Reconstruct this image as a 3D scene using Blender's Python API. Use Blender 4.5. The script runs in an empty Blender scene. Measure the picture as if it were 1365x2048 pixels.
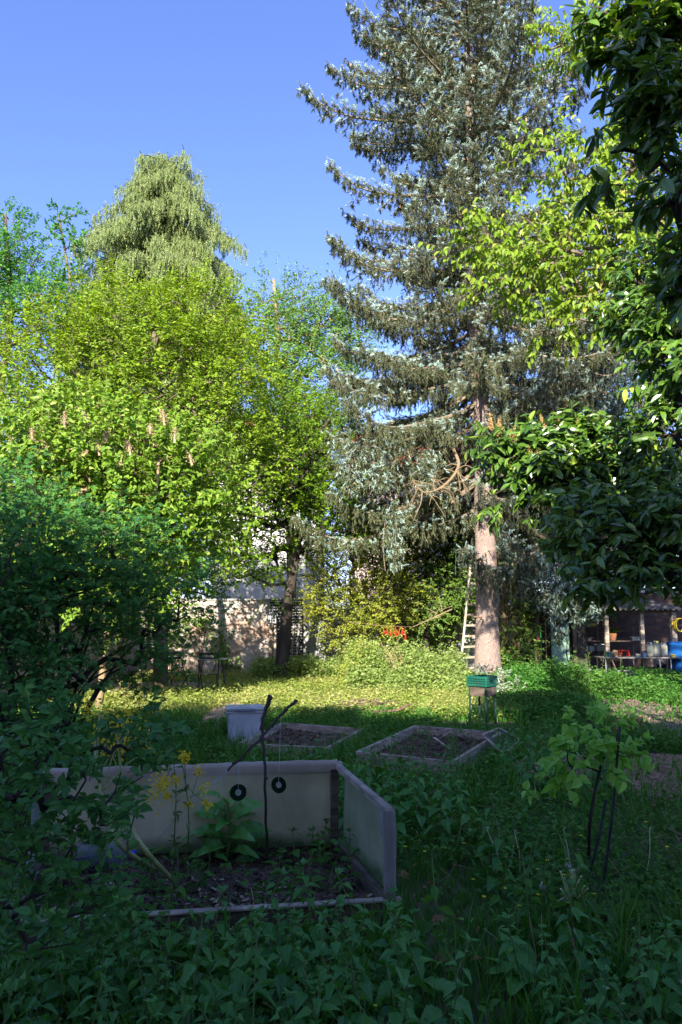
import bpy, math, numpy as np
from math import sin, cos, pi, radians
rng = np.random.default_rng(11)
S = bpy.context.scene
C = S.collection

# ------------------------------------------------------------ camera, sky, sun
F = 1500.0; HC = 1.6; PITCH = radians(7.93)
cam = bpy.data.cameras.new('camera'); cam_o = bpy.data.objects.new('camera', cam); C.objects.link(cam_o)
cam.sensor_fit = 'VERTICAL'; cam.sensor_height = 36; cam.lens = F/2048*36
cam.clip_start = .05; cam.clip_end = 2000
cam_o.location = (0, 0, HC); cam_o.rotation_euler = (pi/2+PITCH, 0, 0)
S.camera = cam_o
SUN_EL = radians(27.5); SUN_AZ = radians(10)
wd = bpy.data.worlds.new('World'); S.world = wd; wd.use_nodes = True
sky = wd.node_tree.nodes.new('ShaderNodeTexSky'); sky.sky_type = 'NISHITA'; sky.sun_disc = False
sky.sun_elevation = SUN_EL; sky.sun_rotation = pi+SUN_AZ; sky.air_density = 1.0; sky.dust_density = .9; sky.ozone_density = 4.0
bgn = wd.node_tree.nodes['Background']
tint = wd.node_tree.nodes.new('ShaderNodeMix'); tint.data_type = 'RGBA'; tint.blend_type = 'MULTIPLY'; tint.inputs[0].default_value = 1
tint.inputs[7].default_value = (.88, .855, 1.16, 1)          # the camera's cool, slightly violet white balance
wd.node_tree.links.new(sky.outputs[0], tint.inputs[6]); wd.node_tree.links.new(tint.outputs[2], bgn.inputs[0]); bgn.inputs[1].default_value = .125
sl = bpy.data.lights.new('sun', 'SUN'); sl.energy = 5.0; sl.angle = radians(.5); sl.color = (1, .93, .80)
so = bpy.data.objects.new('sun', sl); C.objects.link(so)
so.rotation_euler = (pi/2-SUN_EL, 0, -SUN_AZ)      # light travels towards +Y, +X: the sun stands behind the camera on the left
so.location = (-10, -30, 30)
S.view_settings.view_transform = 'Standard'; S.view_settings.look = 'None'
S.view_settings.exposure = 1.45; S.view_settings.gamma = 1
S.cycles.max_bounces = 6; S.cycles.diffuse_bounces = 4; S.cycles.glossy_bounces = 2; S.cycles.transmission_bounces = 4
S.cycles.transparent_max_bounces = 8; S.cycles.use_denoising = True
S.cycles.caustics_reflective = False; S.cycles.caustics_refractive = False

# ------------------------------------------------------------ pixel helpers
cp, sp_ = cos(PITCH), sin(PITCH)
def ray(px, py):
    u = (px-682.5)/F; v = (1024-py)/F
    return np.array((u, cp-v*sp_, sp_+v*cp))
def at(px, py, Y):
    d = ray(px, py); return np.array((0, 0, HC))+d*(Y/d[1])
def gp(px, py, z=0.):
    d = ray(px, py); return np.array((0, 0, HC))+d*((z-HC)/d[2])

# ------------------------------------------------------------ geometry helpers
def V3(*a): return np.array(a, float)
def nrm(a): return a/np.maximum(np.linalg.norm(a, axis=-1, keepdims=True), 1e-9)
UP = V3(0, 0, 1)
SUNV = V3(-sin(SUN_AZ)*cos(SUN_EL), -cos(SUN_AZ)*cos(SUN_EL), sin(SUN_EL))
class G:
    def __init__(s): s.v = []; s.f = []; s.n = 0
    def add(s, v, f, m=0):
        v = np.asarray(v, float).reshape(-1, 3)
        if not isinstance(f, list) or (len(f) and not isinstance(f[0], np.ndarray)): f = [np.asarray(f, np.int64)]
        for q in f:
            if len(q): s.f.append((q+s.n, m))
        s.v.append(v); s.n += len(v)
        return s
    def build(s, name, mats, parent=None, local=False, smooth=False):
        v = np.concatenate(s.v) if s.v else np.zeros((0, 3))
        if parent is not None and not local: v = v-np.array(parent.location)
        me = bpy.data.meshes.new(name); me.vertices.add(len(v)); me.vertices.foreach_set('co', v.astype(np.float32).ravel())
        li = np.concatenate([q.ravel() for q, m in s.f]).astype(np.int32)
        tot = np.concatenate([np.full(len(q), q.shape[1], np.int32) for q, m in s.f])
        mi = np.concatenate([np.full(len(q), m, np.int32) for q, m in s.f])
        st = np.zeros(len(tot), np.int32); st[1:] = np.cumsum(tot)[:-1]
        me.loops.add(len(li)); me.loops.foreach_set('vertex_index', li)
        me.polygons.add(len(tot)); me.polygons.foreach_set('loop_start', st); me.polygons.foreach_set('loop_total', tot)
        me.polygons.foreach_set('material_index', mi)
        me.polygons.foreach_set('use_smooth', np.full(len(tot), smooth))
        me.update(calc_edges=True)
        for m in (mats if isinstance(mats, (list, tuple)) else [mats]): me.materials.append(m)
        o = bpy.data.objects.new(name, me); C.objects.link(o)
        if parent is not None: o.parent = parent
        return o
def stamp(g, T, O, R, sc, m=0):
    O = np.asarray(O, float); n = len(O)
    if n == 0: return
    if isinstance(T, list):
        q = rng.integers(0, len(T), n); sc = np.asarray(sc, float); sc = np.full(n, float(sc)) if sc.ndim == 0 else sc
        for i in range(len(T)): k = q == i; stamp(g, T[i], O[k], np.asarray(R)[k], sc[k], m)
        return
    tv, tf = T
    sc = np.asarray(sc, float)
    if sc.ndim == 0: sc = np.full((n, 3), float(sc))
    elif sc.ndim == 1: sc = np.repeat(sc[:, None], 3, 1)
    lv = tv[None]*sc[:, None, :]
    v = O[:, None]+np.einsum('nij,nkj->nki', R, lv)
    off = (np.arange(n)*len(tv))[:, None, None]
    g.add(v, [(q[None]+off).reshape(-1, q.shape[1]) for q in tf], m)
def frames(D, N):
    y = nrm(np.asarray(D, float)); x = nrm(np.cross(y, N)); z = np.cross(x, y)
    return np.stack((x, y, z), axis=-1)
def segs(g, A, B, ra, rb, sides=5, m=0):
    A = np.asarray(A, float); B = np.asarray(B, float); n = len(A)
    if n == 0: return
    ra = np.broadcast_to(ra, n); rb = np.broadcast_to(rb, n)
    d = nrm(B-A); ref = np.where(np.abs(d[:, 2:3]) > .9, V3(1, 0, 0), UP)
    x = nrm(np.cross(d, ref)); y = np.cross(d, x)
    a = np.arange(sides)*2*pi/sides
    ring = x[:, None]*np.cos(a)[None, :, None]+y[:, None]*np.sin(a)[None, :, None]
    v = np.concatenate((A[:, None]+ring*ra[:, None, None], B[:, None]+ring*rb[:, None, None]), 1)
    i = np.arange(sides); j = (i+1) % sides
    q = np.stack((i, j, j+sides, i+sides), 1)
    g.add(v, (q[None]+(np.arange(n)*2*sides)[:, None, None]).reshape(-1, 4), m)
def tube(g, P, R, sides=8, m=0, cap=True, bump=0.):
    P = np.asarray(P, float); n = len(P); R = np.broadcast_to(R, n).astype(float)
    T = nrm(np.gradient(P, axis=0)); x = nrm(np.cross(T[0], V3(1, 0, 0) if abs(T[0][0]) < .8 else V3(0, 1, 0)))
    a = np.arange(sides)*2*pi/sides; vs = []
    for k in range(n):
        x = nrm(x-T[k]*np.dot(x, T[k])); y = np.cross(T[k], x)
        rr = R[k]*(1+(rng.random(sides)-.5)*bump)
        vs.append(P[k]+(x*np.cos(a)[:, None]+y*np.sin(a)[:, None])*rr[:, None])
    i = np.arange(sides); j = (i+1) % sides; f = []
    for k in range(n-1): f.append(np.stack((i+k*sides, j+k*sides, j+(k+1)*sides, i+(k+1)*sides), 1))
    fs = [np.concatenate(f)]
    if cap: fs += [np.array([i[::-1]]), np.array([i+(n-1)*sides])]
    g.add(np.concatenate(vs), fs, m)
def chbox():
    v = []; idx = {}
    for sx in (-1, 1):
        for sy in (-1, 1):
            for sz in (-1, 1):
                for ax in range(3): idx[sx, sy, sz, ax] = len(v); v.append((sx, sy, sz, ax))
    f4 = []; f3 = []
    for ax in range(3):
        b, c = (ax+1) % 3, (ax+2) % 3
        for s in (-1, 1):
            q = []
            for sb, sc in ((-1, -1), (1, -1), (1, 1), (-1, 1)):
                k = [0, 0, 0]; k[ax] = s; k[b] = sb; k[c] = sc; q.append(idx[k[0], k[1], k[2], ax])
            f4.append(q if s > 0 else q[::-1])
        for sb in (-1, 1):
            for sc in (-1, 1):
                k0 = [0]*3; k1 = [0]*3; k0[ax] = -1; k1[ax] = 1
                for k in (k0, k1): k[b] = sb; k[c] = sc
                f4.append([idx[(*k0, b)], idx[(*k1, b)], idx[(*k1, c)], idx[(*k0, c)]])
    for sx in (-1, 1):
        for sy in (-1, 1):
            for sz in (-1, 1): f3.append([idx[sx, sy, sz, 0], idx[sx, sy, sz, 1], idx[sx, sy, sz, 2]])
    return v, np.array(f4), np.array(f3)
_CB = chbox()
def box(g, c, size, R=None, ch=.006, m=0):
    h = np.array(size, float)/2; ch = min(ch, h.min()*.4); out = []
    for sx, sy, sz, ax in _CB[0]:
        p = h-ch; p[ax] = h[ax]; out.append(p*np.array((sx, sy, sz)))
    v = np.array(out)
    if R is not None: v = v@np.asarray(R).T
    g.add(v+np.asarray(c, float), [_CB[1], _CB[2]], m)
def rotz(a): return np.array(((cos(a), -sin(a), 0), (sin(a), cos(a), 0), (0, 0, 1)))
def plank(g, A, B, w, h, up=UP, ch=.005, m=0, ext=0.):
    "board from A to B; w across, h along up"
    A = np.asarray(A, float); B = np.asarray(B, float); y = nrm(B-A); x = nrm(np.cross(y, up)); z = np.cross(x, y)
    box(g, (A+B)/2, (w, np.linalg.norm(B-A)+ext, h), np.stack((x, y, z), 1), ch, m)
def lathe(g, prof, c=(0, 0, 0), sides=24, m=0, R=None):
    a = np.arange(sides)*2*pi/sides; v = []
    for r, z in prof: v.append(np.stack((r*np.cos(a), r*np.sin(a), np.full(sides, z)), 1))
    v = np.concatenate(v)
    if R is not None: v = v@np.asarray(R).T
    i = np.arange(sides); j = (i+1) % sides
    f = np.concatenate([np.stack((i+k*sides, j+k*sides, j+(k+1)*sides, i+(k+1)*sides), 1) for k in range(len(prof)-1)])
    g.add(v+np.asarray(c, float), f, m)
def sheet(g, P, thick=0, m=0):
    P = np.asarray(P, float); g.add(P, np.array([list(range(len(P)))]), m)
def catmull(P, n=8):
    P = np.asarray(P, float); Q = np.vstack((2*P[0]-P[1], P, 2*P[-1]-P[-2])); out = []
    for i in range(1, len(Q)-2):
        for t in np.arange(n)/n:
            a, b, c, d = Q[i-1], Q[i], Q[i+1], Q[i+2]
            out.append(.5*((2*b)+(c-a)*t+(2*a-5*b+4*c-d)*t*t+(-a+3*b-3*c+d)*t**3))
    out.append(P[-1]); return np.array(out)
def thing(name, label, cat, loc=(0, 0, 0), rz=0., group=None, kind=None):
    o = bpy.data.objects.new(name, None); C.objects.link(o); o.location = [float(x) for x in loc]; o.rotation_euler = (0, 0, rz)
    o.empty_display_size = .1
    return tag(o, label, cat, group, kind)
def tag(o, label, cat=None, group=None, kind=None):
    if label: o['label'] = label
    if cat: o['category'] = cat
    if group: o['group'] = group
    if kind: o['kind'] = kind
    return o

# ------------------------------------------------------------ materials
def nt(name):
    m = bpy.data.materials.new(name); m.use_nodes = True; t = m.node_tree
    return m, t, t.nodes['Principled BSDF'], t.nodes, t.links
def mat(name, c1, c2=None, rough=.8, scale=8., bump=.3, bscale=40., stretch=(1, 1, 1), metal=0., spec=.3, detail=6, c3=None, lo=.35, hi=.65):
    m, t, p, N, L = nt(name)
    p.inputs['Roughness'].default_value = rough; p.inputs['Metallic'].default_value = metal
    p.inputs['Specular IOR Level'].default_value = spec
    tc = N.new('ShaderNodeTexCoord'); mp = N.new('ShaderNodeMapping'); mp.inputs['Scale'].default_value = stretch
    L.new(tc.outputs['Object'], mp.inputs[0])
    if c2 is None: p.inputs['Base Color'].default_value = (*c1, 1)
    else:
        n = N.new('ShaderNodeTexNoise'); n.inputs['Scale'].default_value = scale; n.inputs['Detail'].default_value = detail
        L.new(mp.outputs[0], n.inputs[0]); r = N.new('ShaderNodeValToRGB'); L.new(n.outputs[0], r.inputs[0])
        r.color_ramp.elements[0].position = lo; r.color_ramp.elements[0].color = (*c1, 1)
        r.color_ramp.elements[1].position = hi; r.color_ramp.elements[1].color = (*c2, 1)
        if c3: e = r.color_ramp.elements.new((lo+hi)/2); e.color = (*c3, 1)
        L.new(r.outputs[0], p.inputs['Base Color'])
    if bump:
        b = N.new('ShaderNodeTexNoise'); b.inputs['Scale'].default_value = bscale; b.inputs['Detail'].default_value = 5
        L.new(mp.outputs[0], b.inputs[0]); bm = N.new('ShaderNodeBump'); bm.inputs['Strength'].default_value = bump; bm.inputs['Distance'].default_value = .02
        L.new(b.outputs[0], bm.inputs['Height']); L.new(bm.outputs[0], p.inputs['Normal'])
    return m
def leafmat(name, c1, c2, c3=None, transl=.35, rough=.5, spec=.35, tc=None, patch=.0, pc=None, pscale=1.5, orand=None):
    m, t, p, N, L = nt(name)
    g = N.new('ShaderNodeNewGeometry'); r = N.new('ShaderNodeValToRGB'); L.new(g.outputs['Random Per Island'], r.inputs[0])
    e = r.color_ramp.elements; e[0].color = (*c1, 1); e[1].color = (*c2, 1)
    if c3: k = e.new(.93); k.color = (*c2, 1); e[2].position = 1.; e[2].color = (*c3, 1)
    col = r.outputs[0]
    if patch:
        tcn = N.new('ShaderNodeTexCoord'); n = N.new('ShaderNodeTexNoise'); n.inputs['Scale'].default_value = pscale; n.inputs['Detail'].default_value = 3
        L.new(tcn.outputs['Object'], n.inputs[0]); mr = N.new('ShaderNodeMapRange'); mr.inputs[1].default_value = .42; mr.inputs[2].default_value = .62; mr.inputs[4].default_value = patch
        L.new(n.outputs[0], mr.inputs[0]); mx = N.new('ShaderNodeMix'); mx.data_type = 'RGBA'; L.new(mr.outputs[0], mx.inputs[0])
        L.new(col, mx.inputs[6]); mx.inputs[7].default_value = (*pc, 1); col = mx.outputs[2]
    if orand:
        oi = N.new('ShaderNodeObjectInfo'); om = N.new('ShaderNodeMath'); om.operation = 'MULTIPLY'; om.inputs[1].default_value = .75; L.new(oi.outputs['Random'], om.inputs[0])
        mx = N.new('ShaderNodeMix'); mx.data_type = 'RGBA'; L.new(om.outputs[0], mx.inputs[0]); L.new(col, mx.inputs[6]); mx.inputs[7].default_value = (*orand, 1); col = mx.outputs[2]
    L.new(col, p.inputs['Base Color']); p.inputs['Roughness'].default_value = rough; p.inputs['Specular IOR Level'].default_value = spec
    tr = N.new('ShaderNodeBsdfTranslucent'); hs = N.new('ShaderNodeHueSaturation'); hs.inputs['Saturation'].default_value = 1.1; hs.inputs['Value'].default_value = 1.5
    hs.inputs['Hue'].default_value = .487
    L.new(col, hs.inputs['Color']); L.new(hs.outputs[0], tr.inputs[0])
    mx = N.new('ShaderNodeMixShader'); mx.inputs[0].default_value = transl
    L.new(p.outputs[0], mx.inputs[1]); L.new(tr.outputs[0], mx.inputs[2]); L.new(mx.outputs[0], N['Material Output'].inputs[0])
    return m
BARK = mat('bark', (.10, .075, .05), (.20, .15, .11), .9, 6, .8, 30, (1, 1, .25))
BARK_D = mat('dark_bark', (.035, .028, .022), (.08, .065, .05), .9, 6, .6, 30, (1, 1, .25))
BARK_S = mat('spruce_bark', (.20, .13, .10), (.42, .30, .25), .92, 14, 1., 26, (1, 1, .5), c3=(.33, .23, .19), lo=.3, hi=.7)
def scaly(name, c1, c2, crack, scale=20., zs=.55):
    m, t, p, N, L = nt(name); tc = N.new('ShaderNodeTexCoord'); mp = N.new('ShaderNodeMapping'); mp.inputs['Scale'].default_value = (1, 1, zs); L.new(tc.outputs['Object'], mp.inputs[0])
    nz = N.new('ShaderNodeTexNoise'); nz.inputs['Scale'].default_value = 7; nz.inputs['Detail'].default_value = 6; L.new(mp.outputs[0], nz.inputs[0])
    va = N.new('ShaderNodeVectorMath'); va.operation = 'MULTIPLY_ADD'; L.new(nz.outputs[1], va.inputs[0]); va.inputs[1].default_value = (.12, .12, .12); L.new(mp.outputs[0], va.inputs[2])
    v = N.new('ShaderNodeTexVoronoi'); v.feature = 'DISTANCE_TO_EDGE'; v.inputs['Scale'].default_value = scale; L.new(va.outputs[0], v.inputs[0])
    mr = N.new('ShaderNodeMapRange'); mr.inputs[1].default_value = .0; mr.inputs[2].default_value = .12; L.new(v.outputs[0], mr.inputs[0])
    mx = N.new('ShaderNodeMix'); mx.data_type = 'RGBA'; L.new(nz.outputs[0], mx.inputs[0]); mx.inputs[6].default_value = (*c1, 1); mx.inputs[7].default_value = (*c2, 1)
    m2 = N.new('ShaderNodeMix'); m2.data_type = 'RGBA'; L.new(mr.outputs[0], m2.inputs[0]); m2.inputs[6].default_value = (*crack, 1); L.new(mx.outputs[2], m2.inputs[7]); L.new(m2.outputs[2], p.inputs[0])
    b = N.new('ShaderNodeBump'); b.inputs['Strength'].default_value = .8; b.inputs['Distance'].default_value = .02; L.new(mr.outputs[0], b.inputs['Height']); L.new(b.outputs[0], p.inputs['Normal']); p.inputs['Roughness'].default_value = .9; p.inputs['Specular IOR Level'].default_value = .2
    return m
BARK_S = scaly('spruce_bark', (.34, .25, .21), (.52, .40, .35), (.24, .17, .14), 42., .7)
BARK_L = mat('tan_bark', (.22, .15, .08), (.40, .29, .17), .9, 6, .5, 40, (1, 1, .3))
LIMB_S = mat('spruce_limb_bark', (.16, .12, .08), (.30, .24, .16), .9, 8, .5, 30)
STEM = mat('green_stem', (.08, .16, .04), (.16, .22, .07), .6, 10, 0)
WOOD = mat('weathered_board', (.22, .17, .13), (.46, .38, .30), .85, 5, .35, 30, (1, 1, 6))
WOOD_D = mat('dark_board', (.07, .05, .038), (.15, .115, .085), .85, 5, .35, 30, (1, 1, 6))  # darker version of the weathered board colour
WOOD_L = mat('pale_ladder_wood', (.42, .33, .24), (.62, .52, .41), .8, 8, .2, 40, (1, 1, .3))
METAL_D = mat('dark_painted_metal', (.015, .016, .018), (.035, .035, .04), .45, 12, .1, 60)
GREY_M = mat('grey_metal', (.35, .36, .38), (.5, .5, .5), .4, 12, .1, 60, metal=.7)

# ------------------------------------------------------------ leaf templates
def leaf(ts, ws, fold=.18, curl=.15, wave=0.):
    L_, M_, R_ = [], [], []
    for k, (t, w) in enumerate(zip(ts, ws)):
        z = -curl*t*t; M_.append((0, t, z)); e = z+w*fold*2*.5+wave*((k % 2)-.5)
        L_.append((-w/2, t, e)); R_.append((w/2, t, e))
    n = len(ts); v = np.array([(0, 0, 0)]+[p for i in range(n) for p in (L_[i], M_[i], R_[i])]+[(0, 1, -curl)])
    q = []; tr = [(0, 2, 1), (0, 3, 2)]
    for i in range(n-1):
        a = 1+3*i; b = a+3; q += [(a, a+1, b+1, b), (a+1, a+2, b+2, b+1)]
    a = 1+3*(n-1); T = 3*n+1; tr += [(a, a+1, T), (a+1, a+2, T)]
    fs = [np.array(tr)]
    if q: fs.append(np.array(q))
    return v, fs
L_RHOMB = leaf([.45], [.62], .3, .15)
L_OVAL = leaf([.25, .6], [.5, .52], .25, .25)
L_NARROW = leaf([.3, .65], [.24, .22], .2, .3)
L_LAUREL = leaf([.12, .35, .6, .85], [.20, .36, .38, .22], .25, .2)
L_CHERRY = leaf([.15, .4, .68, .88], [.28, .48, .44, .2], .35, .2)
L_HEART = leaf([.05, .2, .45, .75], [.5, .78, .72, .34], .25, .25)
L_ELLIP = leaf([.1, .3, .55, .8], [.22, .5, .54, .32], .2, .25)
def serr(n=7, wmax=.74, peak=.28):
    ts = []; ws = []
    for k in range(n):
        t = (k+.6)/(n+.6); w = wmax*min(1, (t/peak)**.7)*(1-max(0, t-peak)/(1-peak))**.85
        ts += [t, t+.045]; ws += [w, w*.80]
    return leaf(ts, ws, .22, .3)
L_NETTLE = serr()
L_DOCK = leaf([.08, .2, .32, .45, .6, .75, .9], [.16, .3, .36, .38, .34, .26, .12], .2, .45, .04)
L_LAUREL = [leaf([.12, .35, .6, .85], [.20*w, .36*w, .38*w, .22*w], f, c) for w, f, c in ((1, .25, .1), (.9, .45, .35), (1.1, .15, .5), (.8, .3, -.15))]
L_ELLIP = [leaf([.1, .3, .55, .8], [.22*w, .5*w, .54*w, .32*w], f, c) for w, f, c in ((1, .2, .25), (.85, .5, .1), (1.1, .12, .5), (.9, .35, -.15))]
L_HEART = [leaf([.05, .2, .45, .75], [.5*w, .78*w, .72*w, .34*w], f, c) for w, f, c in ((1, .25, .25), (.9, .5, .45), (1.05, .15, .05))]
def merge(parts):
    vs = []; f3 = []; f4 = []; n = 0
    for v, fs in parts:
        for q in fs: (f3 if q.shape[1] == 3 else f4).append(q+n)
        vs.append(v); n += len(v)
    return np.concatenate(vs), [np.concatenate(x) for x in (f3, f4) if x]
def xf(T, o, a, s, tilt=0.):
    v, fs = T; v = v*s; ct, st = cos(tilt), sin(tilt)
    v = np.stack((v[:, 0], v[:, 1]*ct-v[:, 2]*st, v[:, 1]*st+v[:, 2]*ct), 1)
    return v@rotz(a).T+np.array(o), fs
L_COMP = merge([xf(L_OVAL, (0, .62, -.05), 0, .38)]+[xf(L_OVAL, (0, y, -.02), s*1.05, l) for y, l in ((.25, .3), (.45, .36), (.63, .34)) for s in (1, -1)])
L_COMP7 = merge([xf(L_RHOMB, (0, .68, -.05), 0, .32)]+[xf(L_RHOMB, (0, y, -.02), s*1.1, l) for y, l in ((.2, .27), (.4, .32), (.6, .32)) for s in (1, -1)])
def lobed():
    a = np.linspace(-2.3, 2.3, 15); r = np.array([.3, .45, .33, .62, .36, .5, .45, .72, .45, .5, .36, .62, .33, .45, .3])
    v = np.vstack(([(0, .1, 0)], np.stack((np.sin(a)*r, .15+np.cos(a)*r, -.12*r*r), 1)))
    return v, [np.array([(0, i+1, i+2) for i in range(14)])]
L_MAPLE = lobed()
def blade_tuft(n=9, h=1., sp=.5, w=.012, seed=0):
    r = np.random.default_rng(seed); vs = []; f = []; k = 0
    for i in range(n):
        a = r.random()*2*pi; ln = h*(.5+.5*r.random()); b = sp*(.2+r.random())
        o = np.array((r.normal()*.06, r.normal()*.06, 0)); d = np.array((cos(a), sin(a), 0)); s = np.array((-sin(a), cos(a), 0))
        for j, t in enumerate((0, .35, .7, 1)):
            c = o+d*b*ln*t*t+UP*ln*(t-.25*b*t*t); ww = w*(1-t**1.5*.95)
            vs += [c-s*ww, c+s*ww]
            if j < 3: f.append((k, k+1, k+3, k+2)); k += 2
        k += 2
    return np.array(vs), [np.array(f)]

def rnd_dirs(n): return nrm(rng.normal(size=(n, 3)))
def spray(GL, GW, O, D, L, k, size, T, upn=.8, spread=.9, droop=.2, rnd=.35, wr=.003, m=0, wm=0, sv=.5, leafdroop=0., NO=None):
    "twigs from O along D with k leaves each"
    O = np.asarray(O, float); n = len(O); D = nrm(np.asarray(D, float)); L = np.broadcast_to(L, n)
    E = O+D*L[:, None]; E[:, 2] -= droop*L*.6
    if GW is not None: segs(GW, O, E, wr, wr*.4, 3, wm)
    t = (np.arange(k)[None]+rng.random((n, k)))/k; t = .12+.88*t
    P = O[:, None]+(E-O)[:, None]*t[..., None]
    side = nrm(np.cross(D, UP+rng.normal(size=(n, 3))*.25))
    sg = np.where(np.arange(k) % 2 == 0, 1., -1.)[None, :, None]
    ld = D[:, None]*.55+side[:, None]*sg*spread+rng.normal(size=(n, k, 3))*rnd
    ld[..., 2] -= leafdroop
    N_ = UP*upn+rng.normal(size=(n, k, 3))*.45
    if NO is not None: N_ = N_+NO[:, None]
    sc = size*(1-sv/2+sv*(rng.random((n, k))-.2))
    stamp(GL, T, P.reshape(-1, 3), frames(ld.reshape(-1, 3), N_.reshape(-1, 3)), sc.ravel(), m)

def B(px, py, Y, rx, ry, rY=None):
    c = at(px, py, Y); s = F/Y; rx, ry = rx/s, ry/s
    return (c, np.array((rx, rY if rY else (rx+ry)/2, ry)))
def sample_blobs(blobs, n, shell=.5):
    w = np.array([b[1].prod()**.7 for b in blobs]); idx = rng.choice(len(blobs), n, p=w/w.sum())
    d = rnd_dirs(n)*(rng.random(n)**(1/3*(1-shell)+.08))[:, None]
    c = np.array([b[0] for b in blobs])[idx]; r = np.array([b[1] for b in blobs])[idx]
    return c+d*r, c, d
def lightgap(x0, x1, z0, z1, pdrop, Yw=21.):
    "thins a crown where it would stand between the sun and a window of the wall"
    def f(P):
        k = (Yw-P[:, 1])/(-SUNV[1]); X_ = P[:, 0]-SUNV[0]*k; Z_ = P[:, 2]-SUNV[2]*k
        return ~((X_ > x0) & (X_ < x1) & (Z_ > z0) & (Z_ < z1) & (rng.random(len(P)) < pdrop))
    return f
def grow(trunk, targets, seg=.45, wob=.06, arch=.12):
    mx = 60000; P = np.zeros((mx, 3)); par = np.full(mx, -1); n = len(trunk); P[:n] = trunk; par[:n] = np.arange(n)-1
    base = np.array(trunk); d0 = np.min(np.linalg.norm(targets[:, None]-base[None], axis=2), 1); tips = []
    n0 = max(1, int(len(trunk)*.25))
    for i in np.argsort(d0):
        T = targets[i]; dv = T-P[:n]; d = np.linalg.norm(dv, axis=1); cost = d+1.2*np.maximum(0, -dv[:, 2])+.3*np.maximum(0, d-2.5)
        cost[:n0] += 50
        j = int(np.argmin(cost)); k = max(1, int(math.ceil(d[j]/seg))); A = P[j].copy(); last = j
        for q in range(1, k+1):
            t = q/k; p = A+(T-A)*t+UP*arch*d[j]*4*t*(1-t)*.5
            if q < k: p = p+rng.normal(size=3)*wob*seg*2
            P[n] = p; par[n] = last; last = n; n += 1
        tips.append(last)
    P = P[:n]; par = par[:n]; w = np.zeros(n)
    for t in tips: w[t] += 1
    for i in range(n-1, 0, -1): w[par[i]] += w[i]
    return P, par, np.maximum(w, 1), np.array(tips)
def tree(name, label, cat, trunk, blobs, nt_, spr, k, T, size, lm, bm, tr=.15, tip=.006, L=(.3, .6), group=None, shell=.5, upn=.8,
         droop=.2, leafdroop=0., out=.7, rise=.3, sides=10, clip=None, wr=.003, seg=.45, crown_name='crown', fuzz=.15, expo=.5, extra=None, xm=()):
    trunk = catmull(trunk, 5); root = thing(name, label, cat, trunk[0], group=group)
    tg, ce, dd = sample_blobs(blobs, nt_, shell)
    if clip is not None: keep = clip(tg); tg, ce, dd = tg[keep], ce[keep], dd[keep]
    P, par, w, tips = grow(trunk, tg, seg)
    nT = len(trunk); gw = G()
    R = np.minimum(tip*w**expo, tr); R[:nT] = np.linspace(tr, max(tip*4, tr*.35), nT)
    tube(gw, trunk, R[:nT]*np.linspace(1.15, 1, nT), sides, bump=.12)
    i = np.arange(nT, len(P)); pa = par[i]; segs(gw, P[pa], P[i], np.minimum(R[pa], R[i]*1.35), R[i], 5)
    gw.build('trunk', bm, root, smooth=True)
    GL = G(); gt = G()
    O = np.repeat(P[tips], spr, 0); pp = np.repeat(P[par[tips]], spr, 0); d = nrm(O-pp)
    order = np.argsort(np.linalg.norm(tg[:, None]-trunk[None], axis=2).min(1)); cc = np.repeat(ce[order], spr, 0)
    n = len(O); O = O+rng.normal(size=(n, 3))*fuzz
    D = d*.6+nrm(O-cc)*out+UP*rise+rnd_dirs(n)*.75
    spray(GL, gt, O, D, rng.uniform(*L, n), k, size, T, upn, droop=droop, leafdroop=leafdroop, m=0, wr=wr, wm=0, NO=nrm(O-cc)*.35+SUNV*.75)
    if extra: extra(GL, P, tips)
    gt2 = GL
    for q, m_ in gt.f: pass
    off = GL.n
    for v in gt.v: GL.v.append(v)
    for q, m_ in gt.f: GL.f.append((q+off, 1))
    GL.n += gt.n
    GL.build(crown_name, [lm, bm]+list(xm), root)
    return root, P, tips
exec_order = 'setting first, then trees, then garden objects, then ground plants'

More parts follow.
